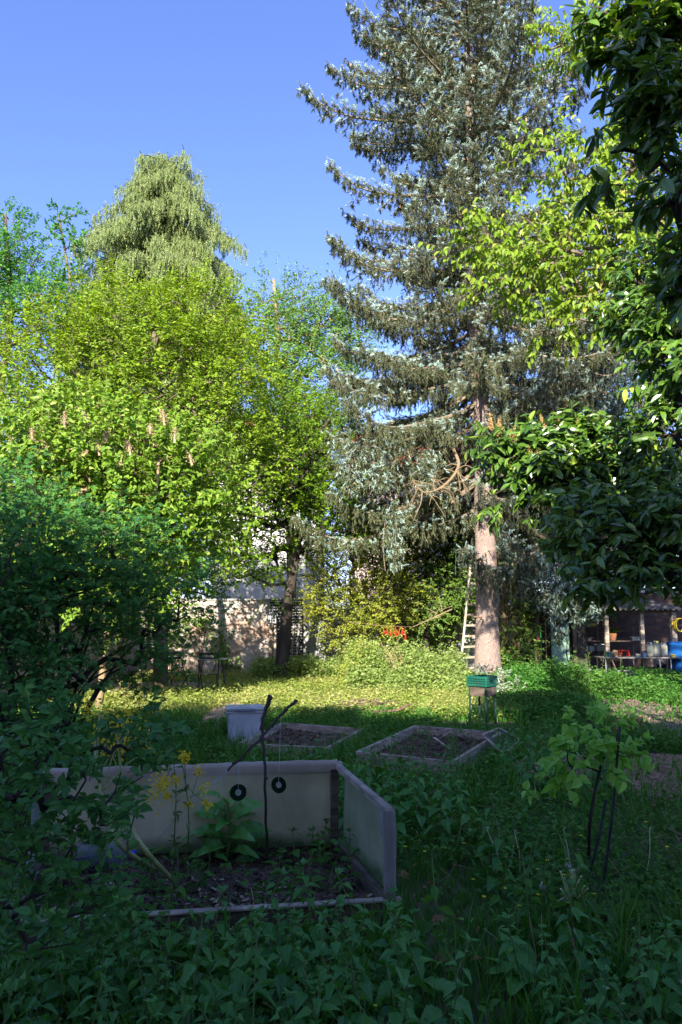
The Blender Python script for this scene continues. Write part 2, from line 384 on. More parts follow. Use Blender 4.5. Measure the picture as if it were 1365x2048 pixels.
# ============================================================ SETTING
def brickmat(name, c1, c2, mortar, wash=None, wl=.45, wh=.6, scale=4.2, axis='XZ', msize=.012, wscale=1.2, bump=.6):
    m, t, p, N, L = nt(name)
    tc = N.new('ShaderNodeTexCoord'); s = N.new('ShaderNodeSeparateXYZ'); c = N.new('ShaderNodeCombineXYZ')
    L.new(tc.outputs['Object'], s.inputs[0]); L.new(s.outputs[0 if axis == 'XZ' else 1], c.inputs[0]); L.new(s.outputs[2], c.inputs[1])
    b = N.new('ShaderNodeTexBrick'); L.new(c.outputs[0], b.inputs[0]); b.inputs['Scale'].default_value = scale
    b.inputs['Color1'].default_value = (*c1, 1); b.inputs['Color2'].default_value = (*c2, 1); b.inputs['Mortar'].default_value = (*mortar, 1)
    b.inputs['Mortar Size'].default_value = msize; b.inputs['Brick Width'].default_value = 1.0; b.inputs['Row Height'].default_value = .31
    col = b.outputs[0]; bm = N.new('ShaderNodeBump'); bm.inputs['Strength'].default_value = bump; bm.inputs['Distance'].default_value = .012; bm.invert = True
    n = N.new('ShaderNodeTexNoise'); n.inputs['Scale'].default_value = 9; n.inputs['Detail'].default_value = 8; L.new(tc.outputs['Object'], n.inputs[0])
    ad = N.new('ShaderNodeMath'); ad.operation = 'ADD'; L.new(b.outputs['Fac'], ad.inputs[0]); L.new(n.outputs[0], ad.inputs[1]); L.new(ad.outputs[0], bm.inputs['Height'])
    if wash:
        n2 = N.new('ShaderNodeTexNoise'); n2.inputs['Scale'].default_value = wscale; n2.inputs['Detail'].default_value = 9; n2.inputs['Roughness'].default_value = .65
        L.new(tc.outputs['Object'], n2.inputs[0]); mr = N.new('ShaderNodeMapRange'); mr.inputs[1].default_value = wl; mr.inputs[2].default_value = wh
        L.new(n2.outputs[0], mr.inputs[0])
        st = N.new('ShaderNodeMix'); st.data_type = 'RGBA'; L.new(n.outputs[0], st.inputs[0]); st.inputs[6].default_value = (*[x*.6 for x in wash], 1); st.inputs[7].default_value = (*wash, 1)
        mx = N.new('ShaderNodeMix'); mx.data_type = 'RGBA'; L.new(mr.outputs[0], mx.inputs[0]); L.new(col, mx.inputs[6]); L.new(st.outputs[2], mx.inputs[7]); col = mx.outputs[2]
    L.new(col, p.inputs['Base Color']); L.new(bm.outputs[0], p.inputs['Normal']); p.inputs['Roughness'].default_value = .9
    p.inputs['Specular IOR Level'].default_value = .2
    return m
GROUND = mat('garden_soil', (.055, .045, .03), (.12, .10, .07), .95, 1.3, .8, 18, c3=(.08, .075, .04))
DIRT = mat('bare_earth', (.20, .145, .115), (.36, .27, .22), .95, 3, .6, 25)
CHIP = mat('woodchip_floor', (.22, .135, .08), (.40, .27, .17), .95, 20, .9, 60)
a = np.linspace(-1, 1, 81); xx = np.sinh(a*5)/np.sinh(5)*500; X_, Y_ = np.meshgrid(xx, xx+10)
gg = G(); ii = (np.arange(80)[:, None]*81+np.arange(80)[None]).ravel()
gg.add(np.stack((X_.ravel(), Y_.ravel(), np.zeros(X_.size)), 1), np.stack((ii, ii+1, ii+82, ii+81), 1))
tag(gg.build('ground', GROUND), 'dark garden soil under the plants', kind='structure')
def patch(name, label, cx, cy, rx, ry, m, z=.004, seed=0):
    r = np.random.default_rng(seed); k = 40; an = np.arange(k)*2*pi/k; rr = 1+.12*np.sin(an*3+r.random()*6)+.08*np.sin(an*5+r.random()*6)+r.normal(size=k)*.03
    g = G(); g.add(np.stack((cx+rx*rr*np.cos(an), cy+ry*rr*np.sin(an), np.full(k, z)), 1), np.array([list(range(k))]))
    return tag(g.build(name, m), label, kind='structure')
patch('earth_path', 'bare pinkish earth in front of the brick wall on the left', -4.2, 17.4, 1.7, 1.6, DIRT, .004, 1)
patch('earth_path', 'narrow trodden earth path leading to the folding table', -1.95, 12.6, .32, 1.9, DIRT, .008, 2)
q = gp(1260, 1555); CHX, CHY = q[0]+.45, q[1]+.15; patch('woodchip_path', 'brown woodchip clearing at the right side', CHX, CHY, 1.75, 1.25, CHIP, .004, 3)
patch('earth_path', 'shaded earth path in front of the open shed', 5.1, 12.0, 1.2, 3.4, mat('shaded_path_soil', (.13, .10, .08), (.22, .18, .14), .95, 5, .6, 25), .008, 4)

# boundary walls
YW = 21.0
WASH_L = brickmat('whitewashed_brick', (.30, .17, .12), (.42, .27, .19), (.35, .31, .27), (.62, .56, .48), .38, .55)
WASH_R = brickmat('grey_plastered_brick', (.36, .30, .27), (.30, .27, .26), (.4, .38, .36), (.58, .57, .58), .30, .42)
BRICK_D = brickmat('old_dark_brick', (.06, .042, .034), (.10, .065, .05), (.09, .08, .072), (.20, .185, .17), .56, .72)
BRICK_B = brickmat('black_glazed_brick', (.016, .018, .024), (.03, .032, .04), (.55, .55, .56), scale=4.0, msize=.022)
SIDEW = brickmat('yellowish_side_wall', (.36, .27, .16), (.30, .22, .13), (.33, .28, .22), (.48, .42, .29), .3, .5, axis='YZ')
TILE = mat('red_clay_tile', (.30, .085, .045), (.46, .16, .085), .8, 7, .4, 30)
TILE_O = mat('faded_orange_tile', (.50, .19, .10), (.66, .30, .18), .8, 5, .4, 30)
COPE = mat('stone_coping', (.3, .28, .25), (.45, .42, .38), .9, 6, .4, 30)
xp0 = at(540, 1300, YW)[0]; xp1 = at(606, 1300, YW)[0]
def wall(name, label, c, size, m, cope=None, zc=.06):
    r = thing(name, label, 'wall', (c[0], c[1], 0), kind='thing'); g = G(); box(g, (0, 0, size[2]/2), size, ch=.01); g.build('wall_face', m, r, local=True)
    if cope:
        g = G(); box(g, (0, 0, size[2]+zc/2), (size[0]+(.06 if size[0] < 1 else 0), size[1]+(.08 if size[1] < 1 else 0), zc), ch=.012); g.build('coping', cope, r, local=True)
    return r
wl = wall('brick_wall', 'peeling whitewashed brick garden wall with sun dapples behind the folding table', ((-5.9+xp0)/2, YW+.15, 0), (xp0+5.9, .3, 2.03), WASH_L, COPE)
wr = wall('plastered_wall', 'grey plastered garden wall with red tile coping between dark brick pillar and spruce', ((xp1+4.9)/2, YW+.2, 0), (4.9-xp1, .3, 1.80), WASH_R)
g = G(); x = xp1
while x < 4.9:
    lathe(g, [(.075, -.19), (.07, .19)], (x+.08, YW+.2, 1.84), 8, R=np.array(((1, 0, 0), (0, 0, 1), (0, 1, 0)))); x += .165
g.build('tile_coping', TILE, wr)
wall('brick_wall', 'old dark brick wall behind the open shed shelves', (11.0, YW+.15, 0), (12.1, .3, 2.25), BRICK_D, COPE)
wall('side_wall', 'yellowish side wall of the garden behind the shaded shrub at left edge', (-6.05, 12.0, 0), (.3, 18.3, 2.3), SIDEW, COPE)
r = thing('brick_pillar', 'dark glazed brick pillar with white mortar behind the leaning tree', 'pillar', ((xp0+xp1)/2, YW+.1, 0))
g = G(); box(g, (0, 0, 1.02), (xp1-xp0-.02, .5, 2.04), ch=.01); g.build('pillar_shaft', BRICK_B, r, local=True)
g = G(); box(g, (0, 0, 2.075), (xp1-xp0+.06, .56, .06), ch=.012); g.build('pillar_cap', COPE, r, local=True)
# grey post with a slatted vent on it
p = at(544, 1345, YW-.35); r = thing('wooden_post', 'grey wooden post standing in front of the dark brick pillar', 'post', (p[0], p[1], 0))
g = G(); box(g, (-.03, 0, .7), (.10, .08, 1.4), ch=.008); g.build('post_shaft', WOOD, r, local=True)
g = G(); box(g, (.075, 0.01, .68), (.07, .06, 1.36), ch=.008); g.build('post_batten', WOOD_L, r, local=True)
g = G(); box(g, (0, 0, 1.52), (.26, .06, .24), ch=.008); g.build('vent_box', METAL_D, r, local=True)
g = G()
for k in range(5): box(g, (-.09+k*.045, -.04, 1.52), (.018, .02, .2), ch=.002)
g.build('vent_slats', mat('white_slats', (.75, .75, .75), None, .6, bump=0), r, local=True)

# houses behind the wall
GLASS = mat('window_glass', (.10, .14, .19), (.18, .22, .28), .08, 2, 0, spec=.8)
FRAME_W = mat('white_window_frame', (.75, .75, .74), (.65, .65, .65), .5, 4, .05)
def house(label, x0, x1, y0, y1, zt, m, roofm, ridge, rdir='x', wins=(), chim=(), gable=True):
    r = thing('house', label, 'house', ((x0+x1)/2, y0, 0), kind='thing'); cx = (x0+x1)/2
    g = G(); box(g, (cx, (y0+y1)/2, zt/2), (x1-x0, y1-y0, zt), ch=.02)
    if rdir == 'y': g.add([(x0, y0, zt), (x1, y0, zt), (cx, y0, zt+ridge), (x0, y1, zt), (x1, y1, zt), (cx, y1, zt+ridge)], [np.array([(0, 1, 2), (3, 5, 4)])])
    g.build('house_wall', m, r); g = G(); o = .35; th = .14
    if rdir == 'x':
        ym = (y0+y1)/2; sl_ = ridge/(ym-y0)
        for s, ye in ((-1, y0-o), (1, y1+o)):
            zb = zt-o*sl_; A = V3(cx, ye, zb+.05); Bp = V3(cx, ym, zt+ridge+.05); L_ = np.linalg.norm(Bp-A); y = (Bp-A)/L_; xx_ = V3(1, 0, 0); z = np.cross(xx_, y)
            R = np.stack((xx_, y, z), 1); box(g, (A+Bp)/2, (x1-x0+.6, L_, th), R, .02)
            xw = x0-.3
            nr = int((x1-x0+.6)/.25); t_ = np.arange(nr)
            P0 = np.stack((xw+.125+t_*.25, np.full(nr, A[1]), np.full(nr, A[2])), 1)+z*(th/2+.01)*(1 if z[2] > 0 else -1)
            segs(g, P0, P0+y*L_, .07, .07, 6)
    else:
        for s in (-1, 1):
            xe = cx+s*((x1-x0)/2+o); A = V3(xe, (y0+y1)/2, zt-o*ridge/((x1-x0)/2)+.05); Bp = V3(cx, (y0+y1)/2, zt+ridge+.05)
            L_ = np.linalg.norm(Bp-A); x_ = (Bp-A)/L_; y = V3(0, 1, 0); z = np.cross(x_, y)
            box(g, (A+Bp)/2, (L_, y1-y0+.6, th), np.stack((x_, y, z), 1), .02)
    g.build('roof', roofm, r)
    for (wx, wz, ww, wh) in wins:
        g = G(); fw = .09
        for sx in (-1, 1): box(g, (wx+sx*(ww/2-fw/2), y0-.02, wz), (fw, .1, wh), ch=.01)
        for sz in (-1, 1): box(g, (wx, y0-.022, wz+sz*(wh/2-fw/2)), (ww, .1, fw), ch=.01)
        box(g, (wx, y0-.024, wz), (fw*.7, .08, wh-.05), ch=.01)
        w_ = g.build('window', FRAME_W, r)
        g = G(); box(g, (wx, y0-.008, wz), (ww-.05, .03, wh-.05), ch=.002); pane = g.build('pane', GLASS, w_)
        g = G(); box(g, (wx, y0-.06, wz-wh/2-.05), (ww+.2, .2, .07), ch=.01); g.build('sill', COPE, w_)
    for (hx, hy, hz, hw) in chim:
        g = G(); box(g, (hx, hy, hz/2+2), (hw, hw, hz-4), ch=.02); box(g, (hx, hy, hz+.05), (hw+.12, hw+.12, .1), ch=.02); g.build('chimney', COPE if hw > .6 else m, r)
    return r
RENDER_W = mat('white_render', (.66, .64, .62), (.80, .78, .76), .9, 1.5, .2, 30)
RENDER_P = mat('pinkish_render', (.58, .44, .40), (.72, .60, .56), .9, 2.5, .2, 30)
def hx(px, Y): return (px-682.5)/F*Y
def hz(py, Y): return at(682, py, Y)[2]
house('white rendered house with orange tiled roof behind the small leaning maple', hx(425, 27), hx(640, 27), 27, 35, hz(870, 27), RENDER_W, TILE_O, 1.7,
      'x', [(hx(500, 27), hz(1110, 27), .9, 1.5), (hx(610, 27), hz(1110, 27), .9, 1.5), (hx(500, 27), hz(960, 27), .9, 1.4), (hx(610, 27), hz(960, 27), .9, 1.4)], [(hx(578, 28), 28.6, hz(775, 28.6), .7)])
house('pinkish house with red roof seen between spruce trunk and hanging branches', hx(690, 29)+.4, hx(1040, 29), 29, 37, hz(925, 29), RENDER_P, TILE, 2.0,
      'x', [(hx(880, 29), hz(1040, 29), 1., 1.4), (hx(760, 29), hz(1040, 29), 1., 1.4), (hx(980, 29), hz(1040, 29), 1., 1.4)], [(hx(800, 31), 31.5, hz(850, 31.5), .8)])
# the house behind the camera whose shadow covers the foreground
HS = (11.35+4)*math.tan(SUN_EL)/cos(SUN_AZ)
r = thing('house', 'tall plain rendered house behind the viewer shading the near garden', 'house', (0, -4, 0), kind='thing')
g = G(); box(g, (0, -9, HS/2), (26, 10, HS), ch=.03); g.build('house_wall', RENDER_P, r)
g = G(); box(g, (0, -9, HS+.06), (26.3, 10.3, .12), ch=.02); g.build('roof', COPE, r)
for wx in (-9, -6, -3, 3, 6, 9):
    for wz in (2, 5, 8):
        g = G(); box(g, (wx, -3.98, wz), (1.1, .1, 1.5), ch=.02); w_ = g.build('window', FRAME_W, r)
        g = G(); box(g, (wx, -3.925, wz), (.95, .03, 1.35), ch=.004); g.build('pane', GLASS, w_)

# ============================================================ TREES
LM_HORN = leafmat('hornbeam_leaf', (.11, .21, .010), (.25, .37, .022), (.40, .47, .05), .38, .55, .2)
LM_LILAC = leafmat('lilac_leaf', (.11, .22, .018), (.23, .37, .04), (.38, .46, .10), .32, .5, .25)
LM_ASH = leafmat('ash_leaf', (.055, .18, .03), (.13, .33, .06), None, .38, .55, .2)
LM_AIRY = leafmat('airy_leaf', (.09, .21, .04), (.20, .36, .075), None, .42, .5, .3)
LM_MAPLE = leafmat('maple_leaf', (.09, .20, .012), (.22, .36, .022), (.36, .46, .05), .42, .55, .2)
LM_GOLD = leafmat('golden_leaf', (.11, .17, .015), (.26, .30, .03), (.50, .50, .08), .3, .5, .3, patch=.5, pc=(.42, .42, .05))
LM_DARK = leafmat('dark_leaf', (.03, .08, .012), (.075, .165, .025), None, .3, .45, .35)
LM_CHERRY = leafmat('cherry_leaf', (.12, .22, .015), (.26, .37, .03), (.42, .36, .08), .38, .45, .3)
LM_LAUREL = leafmat('laurel_leaf', (.04, .10, .015), (.12, .23, .025), (.32, .42, .05), .2, .26, .6)
LM_LAUREL_N = leafmat('young_laurel_leaf', (.20, .34, .03), (.38, .50, .06), None, .35, .3, .5)
LM_ROSE = leafmat('rose_leaf', (.04, .15, .03), (.09, .25, .05), (.16, .34, .06), .35, .55, .2)
LM_APPLE = leafmat('apple_leaf', (.05, .17, .04), (.10, .27, .055), (.16, .34, .08), .28, .5, .25)
LM_IVY = leafmat('ivy_leaf', (.07, .15, .02), (.17, .28, .04), (.30, .34, .06), .3, .45, .4)

def base(px, Y): return V3((px-682.5)/F*Y, Y, 0)
# big bright tree mass on the left (several trunks of one kind)
tree('hornbeam', 'broad bright green tree filling the left under the weeping conifer', 'tree',
     [base(330, 16.5), at(320, 1100, 16.5), at(300, 900, 16.3), at(310, 650, 16)],
     [B(130, 760, 15.5, 150, 130), B(300, 720, 15.8, 170, 130), B(455, 780, 15.8, 100, 130), B(390, 640, 16.3, 100, 85), B(230, 640, 16.3, 120, 85),
      B(330, 880, 15.3, 170, 100), B(510, 930, 16., 50, 60), B(30, 860, 15, 90, 100), B(60, 700, 15.6, 90, 70), B(230, 1080, 16.2, 110, 60), B(90, 1120, 16.2, 110, 70), B(330, 1090, 16.4, 50, 40)],
     700, 7, 13, L_OVAL, .085, LM_HORN, BARK, .14, .006, (.3, .7), fuzz=.17, clip=lightgap(-5.0, -1.4, -.3, 2.6, .93), droop=.1, rise=.45)
tree('lilac_bush', 'lilac bush with faded pinkish brown blossom heads below the broad bright tree', 'shrub',
     [base(210, 13), at(220, 1200, 12.8), at(215, 1080, 12.4)],
     [B(75, 950, 12, 120, 95), B(215, 930, 12.2, 130, 95), B(350, 950, 12.6, 90, 90), B(150, 860, 12.6, 140, 60), B(290, 1030, 12.4, 110, 70), B(120, 1050, 12.4, 120, 70), B(400, 1040, 13, 60, 60), B(330, 1120, 13, 60, 45), B(240, 1130, 12.6, 80, 60), B(150, 1160, 12.6, 70, 60), B(300, 1190, 13, 50, 30)],
     500, 6, 9, L_HEART, .092, LM_LILAC, BARK_L, .06, .006, (.3, .6), fuzz=.2, droop=.1, rise=.4, leafdroop=.35, seg=.3)
lil = bpy.data.objects['lilac_bush']
LM_PAN = leafmat('faded_blossom', (.36, .26, .15), (.58, .44, .28), None, .2, .8, .1)
for px, py in ((175, 850), (210, 880), (262, 905), (200, 905), (92, 905), (330, 845), (155, 925), (66, 880), (350, 880), (240, 935), (300, 870), (130, 850), (20, 900), (385, 925)):
    c = at(px, py, 11.3+rng.random()*.5); g = G(); n = 200; t = rng.random(n); tl = rng.normal(size=2)*.06
    P = c+np.stack((rng.normal(size=n)*.042*(1-t*.7)+t*tl[0], rng.normal(size=n)*.042*(1-t*.7)+t*tl[1], t*.2), 1); tube(g, [c-UP*.05, c+UP*.1+V3(*tl, 0)*.5, c+UP*.2+V3(*tl, 0)], [.02, .016, .006], 6); stamp(g, L_OVAL, P, frames(rnd_dirs(n), rnd_dirs(n)), .022)
    g.build('blossom_head', LM_PAN, lil)
tree('ash_tree', 'bluish green tree standing against the sky at the left edge', 'tree',
     [base(-40, 18), at(-20, 900, 18), at(20, 650, 18), at(10, 430, 18)],
     [B(10, 480, 18, 45, 80), B(60, 560, 18, 75, 75), B(30, 640, 17.6, 120, 80), B(110, 620, 17.6, 60, 60), B(-60, 560, 18, 90, 120)],
     330, 5, 10, L_RHOMB, .10, LM_ASH, BARK, .13, .007, (.3, .6), fuzz=.2, rise=.6)
tree('ash_sapling', 'thin leafy sapling tip rising beside the weeping conifer at left', 'tree',
     [base(160, 17.5), at(150, 800, 17.5), at(145, 600, 17.5), at(130, 500, 17.5), at(118, 430, 17.5)],
     [B(115, 430, 17.5, 12, 12), B(150, 425, 17.5, 12, 10), B(118, 470, 17.5, 18, 14), B(150, 490, 17.5, 15, 22), B(140, 560, 17.5, 25, 30)],
     22, 4, 8, L_RHOMB, .11, LM_ASH, BARK, .04, .006, (.15, .3), fuzz=.08)
tree('airy_tree', 'airy blue-green tree against the sky between hornbeam and spruce', 'tree',
     [base(590, 24), at(575, 900, 24), at(560, 750, 24), at(548, 560, 24)],
     [B(545, 590, 24, 28, 50), B(500, 640, 24, 50, 50), B(600, 620, 24, 60, 55), B(560, 700, 24, 100, 70), B(650, 660, 24, 60, 70), B(640, 760, 23.6, 90, 80), B(530, 780, 23.6, 70, 70), B(710, 660, 24, 40, 60), B(620, 860, 23.6, 80, 50)],
     640, 5, 9, L_OVAL, .105, LM_AIRY, BARK_L, .14, .008, (.3, .7), fuzz=.3, rise=.5, shell=.2)
tree('field_maple', 'small leaning field maple with dark trunk in front of the brick pillar', 'tree',
     [base(563, 18.6), at(570, 1270, 18.6), at(577, 1200, 18.5), at(588, 1140, 18.5), at(600, 1060, 18.4), at(605, 960, 18.3)],
     [B(500, 1010, 17.6, 80, 75), B(620, 940, 17.6, 70, 90), B(560, 900, 17.6, 80, 80), B(450, 1120, 17.4, 70, 50), B(640, 1060, 18, 60, 70), B(500, 1160, 17.7, 60, 28), B(690, 1000, 18, 55, 80), B(560, 1040, 18.4, 60, 60), B(480, 950, 19.3, 70, 90), B(500, 1110, 19.9, 60, 45), B(445, 1100, 19.8, 40, 40), B(565, 1130, 19.9, 40, 40), B(600, 980, 19.8, 60, 80), B(570, 850, 19.5, 90, 70), B(650, 890, 19.5, 60, 90), B(520, 1060, 19.8, 60, 50), B(640, 1050, 19.8, 60, 80), B(435, 1010, 19.5, 60, 80), B(700, 830, 19.6, 50, 60)],
     760, 5, 11, L_MAPLE, .075, LM_MAPLE, BARK_D, .16, .008, (.3, .65), fuzz=.22, clip=lightgap(-3.6, -.3, -.3, 2.2, .6), rise=.2, sides=14, seg=.35, shell=.35)
tree('golden_privet', 'yellow-flecked dense shrub hanging over the plastered wall', 'shrub',
     [base(700, 19.4), at(705, 1230, 19.3), at(700, 1150, 19.3)],
     [B(700, 1130, 19, 75, 80), B(750, 1200, 18.9, 60, 60), B(690, 1240, 19, 75, 45), B(645, 1170, 19.2, 35, 60), B(800, 1170, 19.2, 45, 60), B(730, 1280, 18.9, 40, 30), B(735, 1060, 19.3, 60, 60)],
     400, 6, 10, L_RHOMB, .068, LM_GOLD, BARK_D, .08, .006, (.25, .5), fuzz=.18, shell=.4)
tree('elder_tree', 'green tree filling the gap left of the big spruce trunk', 'tree',
     [base(850, 20), at(850, 1200, 20), at(855, 1100, 20)],
     [B(850, 1120, 20, 85, 75), B(910, 1160, 20, 50, 80), B(790, 1080, 20, 60, 70), B(870, 1210, 19.8, 70, 45), B(930, 1080, 20, 40, 60), B(810, 1220, 19.9, 50, 40)],
     420, 6, 10, L_OVAL, .075, LM_IVY, BARK_D, .1, .006, (.25, .5), fuzz=.2, shell=.3)
tree('yew_tree', 'dark evergreen tree behind the left part of the brick wall', 'tree',
     [base(300, 23), at(300, 1100, 23), at(290, 1000, 23)], [B(290, 1050, 23, 110, 100), B(150, 1080, 23, 120, 100), B(30, 1050, 23, 110, 110), B(400, 1110, 23, 60, 60)],
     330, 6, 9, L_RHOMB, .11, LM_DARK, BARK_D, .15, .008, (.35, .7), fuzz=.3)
def hedge(label, spec, n, lm): tree('hedge_bush', label, 'bush', [base(spec[0][0], spec[0][2]), base(spec[0][0], spec[0][2])+UP*.8, base(spec[0][0], spec[0][2])+UP*1.4], [B(*q) for q in spec], n, 6, 9, L_OVAL, .095, lm, BARK_D, .07, .006, (.3, .6), fuzz=.25)
hedge('bright bushy hedge rising behind the top of the whitewashed brick wall', [(330, 1140, 22.6, 90, 50), (420, 1160, 22.6, 50, 40), (240, 1120, 22.6, 80, 60), (130, 1120, 22.6, 70, 60)], 230, LM_ASH)
hedge('dark bushy hedge behind the shed roof on the right', [(1100, 1150, 23, 110, 60), (1220, 1140, 23, 90, 70), (1330, 1130, 23, 100, 80), (1040, 1090, 23, 60, 80)], 380, LM_DARK)
# taller trees closing the background on the right
tree('lime_tree', 'tall dark broadleaf tree behind the shed at the right edge', 'tree',
     [base(1300, 26), at(1300, 900, 26), at(1290, 600, 26)],
     [B(1290, 500, 26, 130, 150), B(1250, 700, 26, 130, 130), B(1360, 800, 26, 130, 150), B(1180, 860, 26, 110, 120), B(1300, 1000, 25.5, 160, 110), B(1130, 1040, 25.5, 110, 80)],
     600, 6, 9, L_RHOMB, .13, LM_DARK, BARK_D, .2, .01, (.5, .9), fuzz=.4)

# ------------------------------------------------------------ conifers
def needle_tuft(n=9, r=.16, lw=.05):
    vs = []; f = []; q = np.random.default_rng(3)
    for i in range(n):
        a = i*2.4; t = i/n*.8; c, s = cos(a), sin(a); k = len(vs); rr = r*(1-.45*t)
        b = np.array((0, t-.05, 0)); tip = np.array((c*rr, t+.30, s*rr)); sd = np.array((-s, 0, c))*lw
        vs += [b-sd, b+sd, tip]; f.append((k, k+1, k+2))
    k = len(vs); vs += [(-.035, 0, 0), (.035, 0, 0), (0, 1.1, 0), (0, 0, -.035), (0, 0, .035)]; f += [(k, k+1, k+2), (k+3, k+4, k+2)]
    return np.array(vs), [np.array(f)]
TUFT = [needle_tuft(11, .36, .075), needle_tuft(9, .46, .07)]
LM_NEW = leafmat('new_spruce_needles', (.28, .40, .34), (.52, .64, .55), None, .12, .6, .25)
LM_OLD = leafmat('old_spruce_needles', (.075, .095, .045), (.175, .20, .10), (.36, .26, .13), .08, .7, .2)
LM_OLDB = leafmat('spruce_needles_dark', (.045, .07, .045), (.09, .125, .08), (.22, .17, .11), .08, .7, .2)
CONE = mat('cone_brown', (.30, .16, .08), (.45, .27, .15), .8, 30, .2)
LM_DEAD = leafmat('dead_spruce_twigs', (.20, .14, .08), (.33, .25, .15), None, .05, .8, .1)
SEED = {'blue_spruce': 4, 'old_spruce': 9}
def spruce(name, label, x0, Y, zmin, zmax, len_f, tr, nw, bm, extra_limbs=(), dens=1., cones=True, hang=.24, lowhang=(), newm=LM_NEW, oldm=LM_OLD, step=.13, per=6):
    global rng
    rng = np.random.default_rng(SEED[name])
    root = thing(name, label, 'tree', (x0, Y, 0)); H = zmax+1.2
    tp = np.array([(x0+.05*sin(z*.4), Y, z) for z in np.linspace(0, H, 40)]); tp[:, 0] -= tp[:, 2]*.004
    rad = tr*(1-np.linspace(0, 1, 40))**.8+.02; rad[0] *= 1.2; rad[1] *= 1.08
    g = G(); tube(g, tp, rad, 28, bump=.05); g.build('trunk', bm, root, smooth=True)
    gl = G(); old = []; new = []; hangs = []; cn = []
    zs = np.linspace(0, 1, nw)**1.15*(zmax-zmin)+zmin
    todo = [(z+rng.normal()*.12, a, None) for z in zs for a in rng.random()*6.28+np.arange(per)*2*pi/per+rng.normal(size=per)*.25]+list(extra_limbs)
    for z, a, fix in todo:
        if True:
            Ln, droop = len_f(z, a)
            if Ln < .3 or (zmax > 15 and z < 6.3 and sin(a) < -.45 and fix is None): continue
            Ln *= rng.uniform(.5, 1.04) if rng.random() < .72 else rng.uniform(.98, 1.16); zz = z; Ln = fix or Ln
            d = V3(cos(a), sin(a), 0); c0 = V3(np.interp(zz, tp[:, 2], tp[:, 0]), Y, zz)
            t = np.linspace(0, 1, max(6, int(Ln/step)))
            zc = -droop*Ln*(1.9*t**1.1-1.35*t**2.6)+.05*np.sin(t*9+a)+(.22*Ln*t**3 if zz > 8.5 and Ln < 6 else 0)
            sdv = V3(-d[1], d[0], 0); P = c0+d*(Ln*t)[:, None]+sdv*(.12*Ln*np.sin(t*2.2+a*3)*t)[:, None]*.4; P[:, 2] += zc
            rr = .012+.045*(1-t)*min(1, Ln/3.5); segs(gl, P[:-1], P[1:], rr[:-1], rr[1:], 5)
            k = t > .14; Pk = P[k]; tk = t[k]; Tn = nrm(np.gradient(P, axis=0))[k]
            for s in (-1, 1):
                l2 = (.95*np.sin(np.clip(tk, 0, 1)*pi*.9+.15)**.8*min(1, Ln/3.2)*(1-.45*tk)+.12)*rng.uniform(.6, 1.15, len(Pk))
                D2 = nrm(Tn*.75+sdv*s*1.0+UP*rng.normal(size=(len(Pk), 1))*.12+rng.normal(size=Pk.shape)*.15); D2[:, 2] -= .12 if zz < 8.5 else .0
                hangs.append((Pk+rng.normal(size=Pk.shape)*.02, D2, l2))
                old.append(0)
            tipn = 7; O = P[-1]-Tn[-1]*np.linspace(0, .35, tipn)[:, None]; new.append((O+rng.normal(size=O.shape)*.03, nrm(Tn[-1]+UP*.35+rng.normal(size=O.shape)*.55)))
            if cones and z > zmax*.62 and rng.random() < .6: cn.append(P[-3:]+rng.normal(size=(3, 3))*.07)
    O = np.concatenate([h[0] for h in hangs]); D = nrm(np.concatenate([h[1] for h in hangs])); Lq = np.concatenate([h[2] for h in hangs])
    E = O+D*Lq[:, None]; E[:, 2] -= .10*Lq; segs(gl, O, E, .006, .003, 3)
    gb = G()
    # tufts along the branchlets
    k = int(9*dens); t = (np.arange(k)[None]+rng.random((len(O), k)))/k
    P = O[:, None]+(E-O)[:, None]*t[..., None]; dd = nrm(D[:, None]*.9+rng.normal(size=P.shape)*.45+V3(0, 0, -.25)); 
    keep = rng.random(t.shape) < np.clip(Lq*1.6, .3, 1)[:, None]
    isn = keep & (t > .35) & (rng.random(t.shape) < np.interp(O[:, 2], [4, 9, 12], [.38, .52, .68])[:, None]); iso = keep & ~isn
    def put(mask_P, mask_d, size, m): stamp(gb, TUFT, mask_P, frames(mask_d, rnd_dirs(len(mask_d))), size*rng.uniform(.75, 1.25, len(mask_P)), m)
    put(P[iso], dd[iso], .125, 0)
    dn = nrm(dd[isn]+UP*.45); put(P[isn]+UP*.03, dn, .12, 1)
    # pendulous twigs under the branchlets
    kk = max(1, int(3*dens)); th = rng.random((len(O), kk)); P0 = (O[:, None]+(E-O)[:, None]*th[..., None]).reshape(-1, 3)
    Lh = hang*rng.uniform(.3, 1.3, len(P0))*np.interp(P0[:, 2], [7, 11], [1.1, .6]); P1 = P0.copy(); P1[:, 2] -= Lh; P1[:, :2] += rng.normal(size=(len(P0), 2))*.04
    segs(gl, P0, P1, .005, .003, 3)
    kq = 4; tt = (np.arange(kq)[None]+rng.random((len(P0), kq)))/kq; Ph = P0[:, None]+(P1-P0)[:, None]*tt[..., None]
    dh = nrm(rng.normal(size=Ph.shape)*.35+V3(0, 0, -1)); put(Ph.reshape(-1, 3), dh.reshape(-1, 3), .12, 0)
    for o_, d_ in new: put(o_, d_, .14, 1)
